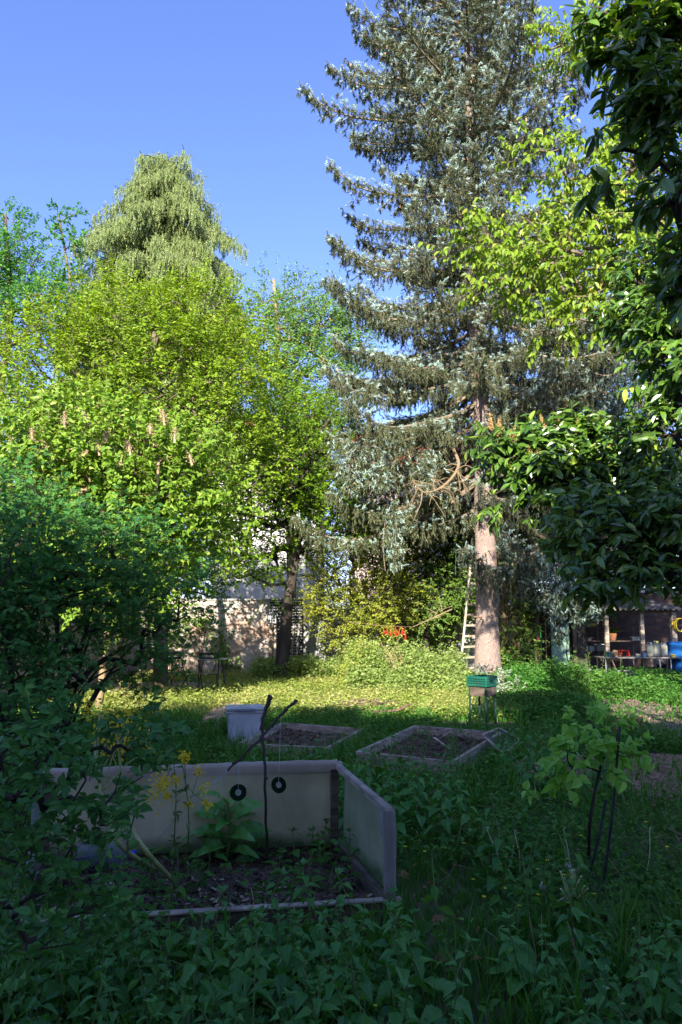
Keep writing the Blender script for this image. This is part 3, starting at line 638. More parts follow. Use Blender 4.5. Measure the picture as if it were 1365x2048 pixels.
    for (lx, ly, lz, ln, rw) in lowhang:      # curtains of twigs that hang low
        n = int(520*ln*rw); q = rng.random(n); pz = lz-q*ln; w = rw*(1-.65*q); P = np.stack((lx+rng.normal(size=n)*w*.5, ly+rng.normal(size=n)*w*.5, pz), 1)
        di = nrm(rng.normal(size=(n, 3))*.6+V3(0, 0, -.9)); nn_ = rng.random(n) < .35
        put(P[~nn_], di[~nn_], .15, 0); put(P[nn_], di[nn_], .13, 1)
        for _ in range(int(5*rw)+1):
            a0 = V3(lx+rng.normal()*rw*.25, ly+rng.normal()*rw*.2, lz-.15); a1 = a0+V3(rng.normal()*.1, rng.normal()*.1, -ln*rng.uniform(.6, 1)); tube(gl, catmull([a0, (a0+a1)/2+rng.normal(size=3)*.06, a1], 4), [.009]*8+[.004], 5)
    gl.build('limbs', LIMB_S, root); gb.build('foliage', [oldm, newm], root)
    if cn:
        g = G(); P = np.concatenate(cn)
        for p_ in P: lathe(g, [(.003, 0), (.018, -.02), (.022, -.05), (.014, -.09), (.002, -.11)], p_, 6)
        tag(g.build('cones', CONE, root), None, kind='stuff')
    return root
YS = 18.0; SX = base(970, YS)[0]
def blue_len(z, a):
    # crown silhouette read against the sky, left side; the lower limbs sweep down
    L = np.interp(z, [3.0, 4.5, 6, 8, 10, 12, 13.4, 14.5, 16, 18, 20], [2.3, 3.6, 3.8, 3.6, 3.2, 3.0, 3.2, 3.2, 3.0, 2.5, .9])
    L *= 1+.12*sin(z*5.3+a*2)
    if cos(a) > .3: L *= .95
    dr = np.interp(z, [3, 5, 8, 12, 20], [.55, .45, .28, .18, .02]); return L, dr
XL = [(hz(py, 17.6)-.1, pi+a_, (970-px)/85) for px, py, a_ in ((700, 35, .1), (705, 110, -.1), (600, 200, .05), (690, 230, -.35), (662, 350, .1), (695, 400, -.2), (668, 500, .15), (650, 560, 0.), (645, 690, .2), (640, 760, -.2), (655, 900, .1), (648, 640, -.3), (650, 725, .35), (648, 800, .15), (652, 840, -.3), (665, 870, .3), (690, 930, -.2), (655, 600, .3), (700, 660, -.5), (720, 780, -.55))]
spruce('blue_spruce', 'tall blue spruce with pinkish brown trunk in the middle right', SX, YS, 4.4, 19.2, blue_len, .27, 29, BARK_S, extra_limbs=XL,
       lowhang=[(*at(790, 1010, 16.6)[:2], at(0, 1000, 16.6)[2], 1.55, .42), (*at(700, 900, 16.2)[:2], at(0, 880, 16.2)[2], 1.2, .6), (*at(850, 930, 16.5)[:2], at(0, 900, 16.5)[2], 1.0, .6), (*at(760, 900, 16.2)[:2], at(0, 880, 16.2)[2], 1.1, .7)])
bsp = bpy.data.objects['blue_spruce']
# a bare dead limb that curls down left of the trunk
g = G()
for k in range(24): g = G(); z = rng.uniform(1.2, 7.5); a = rng.uniform(pi*.9, pi*2.1); d = V3(cos(a), sin(a), rng.normal()*.2); c0 = V3(SX-z*.004, YS, z); tube(g, [c0+d*.2, c0+d*.3, c0+d*rng.uniform(.34, .6)], [.022, .014, .006], 6); g.build('dead_stub', LM_DEAD, bsp)
g = G(); m0 = catmull([at(950, 880, 17.6), at(905, 885, 17.0), at(918, 930, 16.6), at(890, 970, 16.3), at(850, 985, 16.1), at(825, 960, 16)], 6)
tube(g, m0, np.linspace(.05, .015, len(m0)), 7)
for k in range(26):
    p_ = m0[rng.integers(12, len(m0))]; d = nrm(V3(rng.normal(), rng.normal()*.5, rng.normal()*.7-.3)); q_ = catmull([p_, p_+d*.25+rng.normal(size=3)*.05, p_+d*.5+V3(rng.normal()*.12, 0, -.15)], 4)
    tube(g, q_, np.linspace(.013, .004, len(q_)), 4)
    for j in range(2): e = q_[rng.integers(2, len(q_))]; d2 = nrm(rng.normal(size=3)); tube(g, [e, e+d2*.1, e+d2*.2+V3(0, 0, -.04)], [.007, .005, .003], 4)
g.build('dead_limb', LM_DEAD, bsp)
def dark_len(z, a): return np.interp(z, [3, 5, 8, 10, 12], [3.2, 3.2, 2.8, 1.8, .6])*(1+.15*sin(z*4+a)), .45
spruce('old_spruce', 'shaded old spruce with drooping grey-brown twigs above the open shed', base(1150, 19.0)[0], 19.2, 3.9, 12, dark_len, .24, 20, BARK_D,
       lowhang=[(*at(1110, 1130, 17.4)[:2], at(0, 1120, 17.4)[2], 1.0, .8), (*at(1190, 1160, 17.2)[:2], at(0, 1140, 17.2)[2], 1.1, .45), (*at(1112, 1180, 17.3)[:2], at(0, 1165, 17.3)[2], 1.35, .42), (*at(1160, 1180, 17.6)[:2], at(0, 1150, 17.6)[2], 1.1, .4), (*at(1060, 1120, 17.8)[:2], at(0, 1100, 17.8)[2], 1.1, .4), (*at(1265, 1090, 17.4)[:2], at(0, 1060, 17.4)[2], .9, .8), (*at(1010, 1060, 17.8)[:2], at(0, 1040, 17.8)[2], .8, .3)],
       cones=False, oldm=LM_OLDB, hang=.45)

# weeping conifer
LM_WEEP = leafmat('weeping_conifer_spray', (.07, .12, .025), (.24, .30, .09), (.44, .45, .24), .1, .6, .3)
def strand():
    vs = []; f = []; q = np.random.default_rng(5)
    for i in range(7):
        t = i/7; s = 1 if i % 2 else -1
        for a in (0., 1.6):
            c, sn = cos(a+i), sin(a+i); k = len(vs); vs += [(0, t, 0), (c*.12*s, t+.12, sn*.12*s), (c*.05*s, t+.3, sn*.05*s)]; f.append((k, k+1, k+2))
    return np.array(vs), [np.array(f)]
STR = strand()
YC = 28.; root = thing('weeping_conifer', 'golden green weeping conifer standing against the sky on the left', 'tree', base(305, YC)); cx = base(305, YC)[0]; ztop = hz(305, YC)
g = G(); tp = np.array([(cx+.05*sin(z), YC, z) for z in np.linspace(0, ztop, 30)]); tube(g, tp, .32*(1-np.linspace(0, 1, 30))+.02, 12); 
PO = []; PD = []; PL = []
for z in np.linspace(7.5, ztop-.5, 36):
    n = 7
    for a in rng.random()*6.28+np.arange(n)*2*pi/n+rng.normal(size=n)*.2:
        fr = (ztop-z)/(ztop-7.5); Ln = np.interp(ztop-z, [.2, 1, 2, 4, 6, 10, 13], [.8, 1.6, 2.3, 3.1, 3.6, 4.1, 4.3])*rng.uniform(.58, 1.08)*(1+.10*sin(a*3+z*1.7))
        if rng.random() < .12: Ln *= 1.25
        d = V3(cos(a), sin(a), 0); t = np.linspace(0, 1, max(5, int(Ln/.16))); P = V3(cx, YC, z)+d*(Ln*t)[:, None]; P[:, 2] += Ln*(.42*t-.62*t**2.4)
        segs(g, P[:-1], P[1:], .03*(1-t[:-1])+.01, .03*(1-t[1:])+.01, 4)
        sd = V3(-d[1], d[0], 0)
        for j in range(1, len(P)):
            m_ = 9; off = sd*rng.normal(size=(m_, 1))*.2*(1.1-t[j]*.5)+rng.normal(size=(m_, 3))*.06; off[:, 2] -= np.abs(off[:, 0])*.2
            PO.append(P[j]+off); PL.append(rng.uniform(.25, 1.1, m_)*(.32+.95*fr))
for dx_, hh_ in ((-.9, .25), (.75, .05), (.35, .5), (-.45, .55)):
    for q_ in range(9): e_ = V3(cx+dx_, YC-.2, ztop-hh_-q_*.14); PO.append(e_+rng.normal(size=(6, 3))*(.04+.05*q_)*V3(1, 1, .5)); PL.append(rng.uniform(.2, .5, 6))
tube(g, np.array([(cx-.02, YC, ztop-1.2), (cx, YC, ztop-.3), (cx+.03, YC, ztop+.05)]), [.03, .02, .008], 5)
PO = np.concatenate(PO); PL = np.concatenate(PL); g.build('trunk', BARK_D, root)
# each strand = chain of 3-4 hanging sprays
gb = G(); n = len(PO)
for q_ in range(3):
    P = PO.copy(); P[:, 2] -= PL*q_/3; P[:, :2] += rng.normal(size=(n, 2))*.02
    stamp(gb, STR, P, frames(V3(0, 0, -1)+rng.normal(size=(n, 3))*.16, rnd_dirs(n)), np.stack((PL*.22+.2, PL/3*1.15, PL*.22+.2), 1))
n2 = 9000; i = rng.integers(0, n, n2); stamp(gb, STR, PO[i], frames(rnd_dirs(n2)+V3(0, 0, .1), rnd_dirs(n2)), .22)
gb.build('foliage', LM_WEEP, root)

# ------------------------------------------------------------ cherry, laurels, shaded shrubs
_, P, tips = tree('cherry_tree', 'cherry tree with drooping fresh light green leaves in front of the spruce', 'tree',
     [V3(6.0, 9.8, 0), V3(6.0, 9.8, 2.5), V3(5.4, 9.7, 4.2), V3(4.7, 9.6, 5.8), V3(4.2, 9.6, 7.5)],
     [B(960, 480, 9.4, 60, 32), B(1060, 470, 9.5, 90, 45), B(1010, 560, 9.4, 60, 45), B(1130, 530, 9.4, 110, 75), B(1190, 90, 10.5, 85, 60), B(1120, 60, 10.5, 50, 35), B(1090, 300, 9.6, 40, 25), B(1160, 330, 9.6, 70, 35), B(1250, 350, 9.5, 90, 70),
      B(1230, 460, 9.4, 120, 70), B(1080, 640, 9.4, 50, 35), B(1300, 180, 10.2, 90, 110), B(1200, 600, 9.2, 80, 50)],
     300, 3, 9, L_CHERRY, .10, LM_CHERRY, BARK, .16, .006, (.25, .5), fuzz=.1, shell=.25, droop=.15, leafdroop=1.1, upn=.5, rise=.05, out=.5, seg=.4)
def laurel(name_label, trunk, blobs, n, size, spikes=0, spr=2, zlit=0, m=LM_LAUREL, young=.35, Ls=(.15, .3)):
    def ex(GL, P, tips):
        T = P[tips]; k = rng.random(len(T)) < young; O = np.repeat(T[k], 5, 0); D = rnd_dirs(len(O))*.7+UP*.9
        stamp(GL, L_LAUREL, O, frames(D, UP+rnd_dirs(len(O))*.5), size*rng.uniform(.55, .85, len(O)), 2)
    root, P, tips = tree('cherry_laurel', name_label, 'shrub', trunk, blobs, n, spr, 9, L_LAUREL, size, m, BARK_D, .09, .007, Ls, fuzz=.05, shell=.3, droop=.12, leafdroop=.55, upn=.6, rise=.1, out=.6, seg=.3, wr=.005, extra=ex, xm=[LM_LAUREL_N])
    T = P[tips]
    if spikes:
        g = G(); q = np.argsort(-T[:, 2]*.6+T[:, 1]*.7+T[:, 0]*.35+rng.random(len(T))*.7)[:spikes]
        for t_ in T[q]:
            nn_ = 70; u = np.linspace(0, 1, nn_); d = nrm(UP+V3(rng.normal()*.2, rng.normal()*.2, 0)); Pp = t_+UP*.03+d*(u*rng.uniform(.12, .2))[:, None]+rng.normal(size=(nn_, 3))*.008
            stamp(g, L_RHOMB, Pp, frames(rnd_dirs(nn_)+d*.8, rnd_dirs(nn_)), .034*(1.1-.6*u))
        tag(g.build('flower_spikes', LM_SPIKE, root), None, kind='stuff')
    return root
LM_SPIKE = leafmat('faded_flower_spike', (.42, .25, .10), (.62, .42, .20), None, .25, .7, .1)
laurel('dark glossy laurel branches hanging into the top right corner', [V3(2.5, 3.9, 0), V3(2.4, 3.8, 1.8), V3(2.15, 3.5, 3.1), V3(1.95, 3.4, 4.2)],
       [B(1310, 90, 3.4, 60, 100), B(1270, 230, 3.25, 45, 35), B(1330, 230, 3.25, 45, 80), B(1355, 400, 3.25, 25, 80), B(1350, 10, 3.4, 80, 60), B(1310, 330, 3.3, 30, 30), B(1375, 560, 3.5, 25, 80), B(1205, 190, 3.3, 22, 14), B(1210, 50, 3.5, 40, 30), B(1230, 300, 3.3, 20, 14), B(1270, 130, 3.4, 50, 50)], 125, .10, 0, 2, young=.12, Ls=(.08, .15))
laurel('laurel with sunlit orange flower candles reaching in front of the spruce trunk', [V3(5.6, 7.2, 0), V3(5.3, 7.2, 1.6), V3(4.6, 7.2, 2.6), V3(3.8, 7.2, 3.0)],
       [B(1040, 910, 7.3, 50, 22), B(1110, 890, 7.3, 70, 32), B(1190, 930, 7.2, 80, 32), B(1100, 945, 7.1, 60, 30), B(985, 985, 7.2, 22, 8), B(1210, 870, 7.2, 50, 22), B(1290, 950, 7.1, 70, 35), B(1180, 1010, 7.0, 60, 30), B(1000, 870, 7.4, 22, 10)],
       240, .118, 60, 3, young=.5)
laurel('shaded laurel mass along the right edge above the open shed', [V3(4.3, 6.0, 0), V3(4.2, 6.0, 1.8), V3(3.9, 6.0, 3.2), V3(3.6, 6.1, 5)],
       [B(1345, 700, 6.2, 50, 80), B(1335, 860, 6.2, 50, 50), B(1320, 1030, 6.0, 75, 60), B(1210, 1080, 6.0, 80, 40), B(1340, 1130, 5.8, 50, 35), B(1230, 1150, 5.9, 60, 16), B(1270, 640, 6.8, 40, 40), B(1300, 550, 7., 60, 40), B(1350, 600, 6.4, 40, 70), B(1150, 1020, 6.3, 30, 18)],
       260, .112, 0, 3, young=.25)
tree('rose_bush', 'large shaded arching shrub with small bluish leaves on the left', 'shrub',
     [base(130, 7.6), at(130, 1440, 7.6), at(120, 1330, 7.6), at(110, 1180, 7.6)],
     [B(60, 1090, 7.5, 95, 90), B(190, 1140, 7.5, 120, 85), B(110, 1230, 7.2, 120, 80), B(320, 1210, 7.8, 70, 60), B(280, 1290, 7.7, 60, 45), B(30, 1010, 7.6, 70, 60), B(60, 1340, 7.4, 80, 50), B(250, 1100, 7.7, 70, 50), B(180, 1370, 7.5, 60, 35)],
     240, 4, 7, L_COMP, .092, LM_ROSE, BARK_D, .035, .005, (.25, .5), fuzz=.12, droop=.35, rise=.2, seg=.3, shell=.3)
rb = bpy.data.objects['rose_bush']; g = G()
for k in range(11):
    a = base(rng.uniform(100, 150), 7.6); e = at(rng.uniform(-20, 380), rng.uniform(1120, 1330), 7.6+rng.normal()*.4); mid_ = (a+e)/2+UP*.25+rng.normal(size=3)*.1
    tube(g, catmull([a, mid_, e], 8), np.linspace(.02, .006, 17), 6)
g.build('stems', BARK_D, rb, smooth=True)
tree('elder_shrub', 'shaded leafy shrub against the side wall at the far left edge', 'shrub',
     [base(20, 6.6), at(22, 1400, 6.6), at(18, 1250, 6.6)], [B(10, 1150, 6.6, 60, 90), B(20, 1380, 6.4, 60, 70), B(-10, 1270, 6.6, 40, 80), B(60, 1460, 6.0, 70, 40)],
     110, 4, 8, L_OVAL, .08, LM_ROSE, BARK_D, .03, .005, (.25, .45), fuzz=.1)
_, P, tips = tree('apple_sapling', 'shaded apple sapling close to the viewer at the lower left', 'tree',
     [V3(-1.30, 2.5, 0), V3(-1.28, 2.55, .5), V3(-1.24, 2.6, .95), V3(-1.22, 2.62, 1.3)],
     [B(60, 1440, 2.7, 60, 45), B(130, 1560, 2.7, 110, 60), B(240, 1530, 2.8, 55, 50), B(60, 1640, 2.6, 70, 70), B(200, 1640, 2.7, 55, 40), B(150, 1740, 2.6, 120, 50), B(30, 1500, 2.6, 50, 60), B(100, 1850, 2.5, 90, 60), B(320, 1470, 3.0, 30, 40), B(290, 1640, 3.1, 50, 45), B(210, 1800, 2.7, 80, 35)],
     95, 2, 7, L_ELLIP, .045, LM_APPLE, BARK_D, .014, .002, (.06, .13), fuzz=.02, wr=.0016, droop=.05, rise=.35, seg=.12, leafdroop=.1)
tree('shed_shade_tree', 'tall leafy tree added just outside the right edge to shade the shed', 'tree',  # added mostly out of frame so its crown shades the shed and right ground
     [V3(8.2, 9.5, 0), V3(8.2, 9.5, 3), V3(7.6, 9.5, 6), V3(7.3, 9.5, 8)], [(V3(6.8, 9.2, 6.3), V3(2.2, 1.6, 1.8)), (V3(5.4, 10.2, 7.6), V3(1.8, 1.5, 1.6)), (V3(8.6, 9.5, 7.5), V3(2.2, 1.8, 2.2)), (V3(6.4, 9.2, 8.8), V3(1.6, 1.5, 1.4)), (V3(9.3, 8.5, 5.2), V3(1.8, 1.5, 1.6))],
     420, 5, 9, L_OVAL, .13, LM_DARK, BARK, .18, .008, (.35, .7), fuzz=.2)
tree('overhead_shade_tree', 'unseen leafy tree added above the viewer to shade the near garden', 'tree',  # unseen canopy, added overhead only to darken the foreground
     [V3(-2.6, -1.2, 0), V3(-2.5, -1.1, 2), V3(-2.0, -.8, 3.4), V3(-1.2, -.6, 4.3)], [(V3(-1.6, -.2, 4.9), V3(1.8, 1.1, .7)), (V3(.8, -.4, 4.9), V3(1.8, 1.1, .7)), (V3(-3.4, .2, 4.7), V3(1.4, 1.2, .7)), (V3(2.8, -.2, 4.7), V3(1.3, 1.1, .7))],
     170, 5, 9, L_OVAL, .085, LM_DARK, BARK, .13, .006, (.25, .5), fuzz=.15)
# understory to the right of the spruce trunk: tan stems with ivy
tree('hazel_shrub', 'leafy shrub with tan sunlit stems right of the big spruce trunk', 'shrub',
     [base(1012, 18.9), at(1015, 1260, 18.9), at(1012, 1150, 18.9), at(1020, 1060, 18.8)],
     [B(1025, 1230, 18.7, 30, 70), B(1045, 1290, 18.6, 30, 40), B(1020, 1110, 18.8, 25, 60), B(1050, 1180, 18.8, 30, 60), B(1015, 1320, 18.5, 25, 25)],
     130, 4, 8, L_OVAL, .08, LM_IVY, BARK_L, .07, .006, (.2, .45), fuzz=.12, crown_name='crown')
hs = bpy.data.objects['hazel_shrub']; g = G()
for px0, px1, y1 in ((1012, 1052, 1150), (1018, 1030, 1000), (1005, 990, 1020), (1008, 1075, 1260), (1020, 1060, 1090)):
    m_ = catmull([base(px0, 18.9), at((px0+px1)/2+6, (1345+y1)/2, 18.85), at(px1, y1, 18.8)], 8); tube(g, m_, np.linspace(.07, .02, len(m_)), 7, bump=.1)
g.build('stems', BARK_L, hs, smooth=True)
def ivy(label, pts, n, size, Yw, m=LM_IVY):
    r = thing('ivy', label, 'climbing plant', (*base(pts[0][0], Yw)[:2], 0)); g = G(); gs = G()
    for px, py, rx, ry in pts:
        c = at(px, py, Yw); s = Yw/F; k = int(n*rx*ry/1500); P = c+np.stack((rng.normal(size=k)*rx*s*.5, -rng.random(k)*.16, rng.normal(size=k)*ry*s*.5), 1); P[:, 2] = np.maximum(P[:, 2], .02)
        stamp(g, L_MAPLE, P, frames(V3(0, -.25, -1)+rng.normal(size=(k, 3))*.5, V3(0, -1, .5)+rng.normal(size=(k, 3))*.4), size*rng.uniform(.6, 1.2, k))
        for _ in range(4):
            e = P[rng.integers(k)]; tube(gs, catmull([V3(c[0]+rng.normal()*.1, Yw, 0), V3((c[0]+e[0])/2, Yw, e[2]*.5), V3(e[0], Yw, e[2])], 5), np.linspace(.014, .005, 11), 5)
    g.build('leaves', m, r); gs.build('stems', BARK, r)
ivy('ivy climbing the whitewashed brick wall behind the folding table', [(435, 1275, 25, 22), (450, 1300, 16, 35), (465, 1330, 30, 18), (400, 1240, 30, 15), (340, 1260, 50, 50)], 150, .10, YW-.02)
ivy('ivy spreading over the plastered wall left of the ladder', [(860, 1260, 45, 35), (890, 1290, 30, 30), (840, 1300, 40, 30), (905, 1230, 20, 20)], 170, .10, YW+.02)
ivy('sparse creepers on the plastered wall right of the brick pillar', [(650, 1290, 30, 30), (680, 1320, 30, 15), (625, 1325, 14, 22)], 60, .07, YW+.02, LM_DARK)
tree('golden_shrub', 'small lime yellow shrub at the left end of the tall weeds', 'shrub',
     [base(722, 16.6), at(722, 1350, 16.6), at(720, 1320, 16.6)], [B(720, 1320, 16.6, 22, 30), B(712, 1350, 16.5, 32, 20), B(738, 1345, 16.5, 20, 25)],
     90, 4, 8, L_RHOMB, .05, leafmat('lime_leaf', (.26, .34, .04), (.44, .50, .08), None, .35, .5, .3), BARK_L, .02, .004, (.12, .25), fuzz=.05, seg=.15, rise=.8)
tree('sage_bush', 'silvery grey leafy plant at the foot of the spruce behind the green crate', 'shrub',
     [base(1000, 14.6), base(1000, 14.6)+V3(0, 0, .25), base(1000, 14.6)+V3(0, 0, .5)], [B(1000, 1385, 14.6, 35, 25), B(1020, 1370, 14.7, 25, 25), B(985, 1400, 14.5, 30, 18)],
     38, 4, 7, L_NARROW, .085, leafmat('silver_leaf', (.20, .27, .17), (.38, .44, .32), None, .2, .7, .15), BARK, .015, .004, (.12, .22), fuzz=.05, seg=.12, rise=.8)

# ============================================================ GARDEN OBJECTS
def netmat(name, col, alpha, stain):
    m, t, p, N, L = nt(name); p.inputs['Roughness'].default_value = .8
    tc = N.new('ShaderNodeTexCoord'); n = N.new('ShaderNodeTexNoise'); n.inputs['Scale'].default_value = 3; n.inputs['Detail'].default_value = 8; L.new(tc.outputs['Object'], n.inputs[0])
    r = N.new('ShaderNodeValToRGB'); L.new(n.outputs[0], r.inputs[0]); r.color_ramp.elements[0].position = .35; r.color_ramp.elements[0].color = (*stain, 1); r.color_ramp.elements[1].position = .6; r.color_ramp.elements[1].color = (*col, 1)
    sx = N.new('ShaderNodeSeparateXYZ'); L.new(tc.outputs['Object'], sx.inputs[0]); ad = N.new('ShaderNodeMath'); ad.operation = 'MULTIPLY_ADD'; L.new(n.outputs[0], ad.inputs[0]); ad.inputs[1].default_value = -.30; L.new(sx.outputs[2], ad.inputs[2])
    mg = N.new('ShaderNodeMapRange'); mg.inputs[1].default_value = .07; mg.inputs[2].default_value = -.01; L.new(ad.outputs[0], mg.inputs[0])
    mz = N.new('ShaderNodeMix'); mz.data_type = 'RGBA'; L.new(mg.outputs[0], mz.inputs[0]); L.new(r.outputs[0], mz.inputs[6]); mz.inputs[7].default_value = (.10, .15, .06, 1)
    mp2 = N.new('ShaderNodeMapping'); mp2.inputs['Scale'].default_value = (9, 9, 1.6); L.new(tc.outputs['Object'], mp2.inputs[0]); wn = N.new('ShaderNodeTexNoise'); wn.inputs['Scale'].default_value = 1.2; L.new(mp2.outputs[0], wn.inputs[0])
    bp = N.new('ShaderNodeBump'); bp.inputs['Strength'].default_value = .7; bp.inputs['Distance'].default_value = .03; L.new(wn.outputs[0], bp.inputs['Height']); L.new(bp.outputs[0], p.inputs['Normal'])
    L.new(mz.outputs[2], p.inputs[0]); w = N.new('ShaderNodeTexChecker'); w.inputs['Scale'].default_value = 900; L.new(tc.outputs['Object'], w.inputs[0])
    tr = N.new('ShaderNodeBsdfTransparent'); tl = N.new('ShaderNodeBsdfTranslucent'); L.new(mz.outputs[2], tl.inputs[0])
    a = N.new('ShaderNodeMixShader'); a.inputs[0].default_value = .3; L.new(p.outputs[0], a.inputs[1]); L.new(tl.outputs[0], a.inputs[2])
    b = N.new('ShaderNodeMixShader'); b.inputs[0].default_value = 1-alpha; L.new(a.outputs[0], b.inputs[1]); L.new(tr.outputs[0], b.inputs[2]); L.new(b.outputs[0], N['Material Output'].inputs[0])
    return m
NET = netmat('insect_netting', (.60, .54, .34), .96, (.40, .36, .22)); NET2 = netmat('greenish_netting', (.38, .39, .25), .85, (.24, .26, .15)); NETW = netmat('white_netting', (.40, .42, .41), .5, (.3, .32, .3))
SOIL = mat('bed_soil', (.062, .045, .03), (.18, .135, .095), .95, 14, 1., 45)
STUD = mat('white_plastic_stud', (.8, .8, .8), None, .4, bump=0)
LM_CLOD = leafmat('soil_clod', (.035, .026, .022), (.10, .075, .06), (.2, .17, .14), 0., .95, .1)
def clods(g, f, n, size, zfun=None):
    T = (np.array([(1, 0, 0), (-.5, .8, 0), (-.5, -.8, 0), (0, 0, .8), (.1, .1, -.6)]), [np.array([(0, 1, 3), (1, 2, 3), (2, 0, 3), (1, 0, 4), (2, 1, 4), (0, 2, 4)])])
    P = f(n); s = size*rng.uniform(.3, 1.3, (len(P), 3))*rng.uniform(.4, 1.2, (len(P), 1)); stamp(g, T, P, frames(rnd_dirs(len(P)), rnd_dirs(len(P))), s)
def quadpts(A, B_, C_, D_, z, jit=.01):
    def f(n):
        u = rng.random((n, 1)); v = rng.random((n, 1)); P = (1-u)*(1-v)*A+u*(1-v)*B_+u*v*C_+(1-u)*v*D_; P = P.copy(); P[:, 2] = z+rng.random(n)*jit; return P
    return f
def bed(name, label, A, B_, C_, D_, zt, zs, m, th=.03, clodn=900, cs=.018):
    "A back left, B back right, C front right, D front left"
    r = thing(name, label, 'raised bed', ((A+B_+C_+D_)/4)*V3(1, 1, 0)); 
    for P, Q, e in ((A, B_, 0), (B_, C_, 0), (D_, C_, .06), (A, D_, 0)):
        g = G(); n = nrm(np.cross(Q-P, UP)); o = V3(0, 0, zt/2-.01); x = 0 if e == 0 else .0
        k = nrm(Q-P)*(th/2+.001)*(1 if e else -1); plank(g, P+o-k*0, Q+o+k*0, th, zt+.02, ch=.004, ext=(th if e or (P is A and Q is B_) else -th-.004)); g.build('board', m, r)
    g = G(); A1, B1, C1, D1 = [P+UP*zs for P in (A, B_, C_, D_)]; k = 24; u, v = np.meshgrid(np.linspace(0, 1, k), np.linspace(0, 1, k)); u = u.ravel()[:, None]; v = v.ravel()[:, None]
    P = (1-u)*(1-v)*A1+u*(1-v)*B1+u*v*C1+(1-u)*v*D1; P = P+0; P[:, 2] += rng.normal(size=len(P))*.008; i = (np.arange(k-1)[:, None]*k+np.arange(k-1)).ravel()
    g.add(P, np.stack((i, i+1, i+k+1, i+k), 1)); clods(g, quadpts(A1, B1, C1, D1, zs, .015), clodn, cs); g.build('soil', [LM_CLOD if False else SOIL], r, smooth=False)
    return r
BR = gp(675, 1530, .62)*V3(1, 1, 0); FR = gp(778, 1610, .62)*V3(1, 1, 0); BL = gp(95, 1549, .62)*V3(1, 1, 0); FL = BL+FR-BR; ZT = .62
nb = bed('netted_raised_bed', 'raised vegetable bed of dark boards with standing netting panels', BL, BR, FR, FL, .15, .07, WOOD_D, .035, 5200, .02)
def netsheet(g, A, B_, z0, z1, sag=.012, n=26, m=0, top=None):
    k = 9; u, v = np.meshgrid(np.linspace(0, 1, n), np.linspace(0, 1, k)); u = u.ravel(); v = v.ravel(); d = nrm(B_-A); nn = np.cross(d, UP)
    P = A+(B_-A)*u[:, None]; P = P+nn*(sag*(np.sin(u*17)*.4+np.sin(u*7+v*5)*.6)*np.sin(v*pi))[:, None]; P[:, 2] = z0+(z1-z0)*v
    i = (np.arange(k-1)[:, None]*n+np.arange(n-1)).ravel(); g.add(P, np.stack((i, i+1, i+n+1, i+n), 1), m)
off = nrm(V3(BR[1]-BL[1], -(BR[0]-BL[0]), 0))
for nm, P in (('corner_post', BR+V3(-.02, -.03, 0)), ('corner_post', FR), ('corner_post', BL+V3(.02, -.02, 0))):
    g = G(); box(g, P+V3(0, 0, (ZT-.02)/2), (.05, .045, ZT-.02), rotz(.22), .004); tag(g.build(nm, WOOD if P is FR else WOOD_D, nb), None)
g = G(); plank(g, BL+UP*ZT, BR+UP*ZT, .055, .045, ext=.06); ro = g.build('top_rail', WOOD, nb)
g = G()
for t in (.12, .36, .55, .72, .93): p = BL+(BR-BL)*t+UP*(ZT+.002)+V3(.01, -.029, 0); lathe(g, [(.001, .004), (.008, .003), (.009, 0)], p, 8, R=np.array(((1, 0, 0), (0, 0, -1), (0, 1, 0))))
g.build('studs', STUD, ro)
g = G(); plank(g, BR+UP*(ZT-.005), FR+UP*(ZT-.03), .04, .04, ext=.02); g.build('side_rail', WOOD, nb)
g = G(); netsheet(g, BL+V3(0, -.035, 0), BR+V3(0, -.035, 0)+V3(-.03, 0, 0), .125, ZT+.0, .010); g.build('back_netting', NET, nb)
# wrapped cloth over the rail
g = G(); n = 40; t = np.linspace(0, 1, n); L_ = []
for k, (dy, dz) in enumerate(((-.034, -.035), (-.037, .01), (-.03, .03), (0, .036), (.03, .028), (.036, -.05))):
    P = BL+(BR-BL)*t[:, None]; P = P+V3(0, dy, ZT+dz)+np.stack((0*t, 0*t, rng.normal(size=n)*.0025), 1); L_.append(P)
i = (np.arange(5)[:, None]*n+np.arange(n-1)).ravel(); g.add(np.concatenate(L_), np.stack((i, i+1, i+n+1, i+n), 1)); g.build('rail_wrap', netmat('rail_cloth', (.54, .46, .35), 1., (.38, .31, .22)), nb, smooth=True)
g = G(); netsheet(g, BR+V3(.045, 0, 0), FR+V3(.035, .03, 0), .10, ZT-.02, .012); g.build('side_netting', NET2, nb)
# netting folded round the front post with a loose flap
g = G(); a = FR+V3(.0, .16, 0); q = catmull([FR+V3(-.033, .03, 0), FR+V3(-.028, -.028, 0), FR+V3(.028, -.028, 0), FR+V3(.034, .03, 0)], 5); k = len(q)
P = np.concatenate([q+UP*(ZT-.02), q+UP*.08]); g.add(P, np.array([(i, i+1, i+k+1, i+k) for i in range(k-1)]))
fl = [FR+V3(-.03, -.03, ZT-.0), FR+V3(-.035, .06, ZT-.02), FR+V3(-.05, .10, ZT-.09), FR+V3(-.045, .02, ZT-.15), FR+V3(-.032, -.02, ZT-.17)]; g.add(np.array(fl), [np.array([(0, 1, 2), (0, 2, 3), (0, 3, 4)])]); g.build('folded_netting', NETW, nb)
g = G(); netsheet(g, BL+V3(-.03, .02, 0), (BL+FL)/2+V3(-.02, 0, 0), .04, ZT-.04, .02); g.build('loose_netting', NETW, nb)
# dark bed boards, with a lighter strip along the front edge
g = G(); plank(g, FL+V3(.0, -.0, .157), FR+V3(.06, -.0, .157), .048, .012, ch=.003); g.build('edge_strip', WOOD, nb)

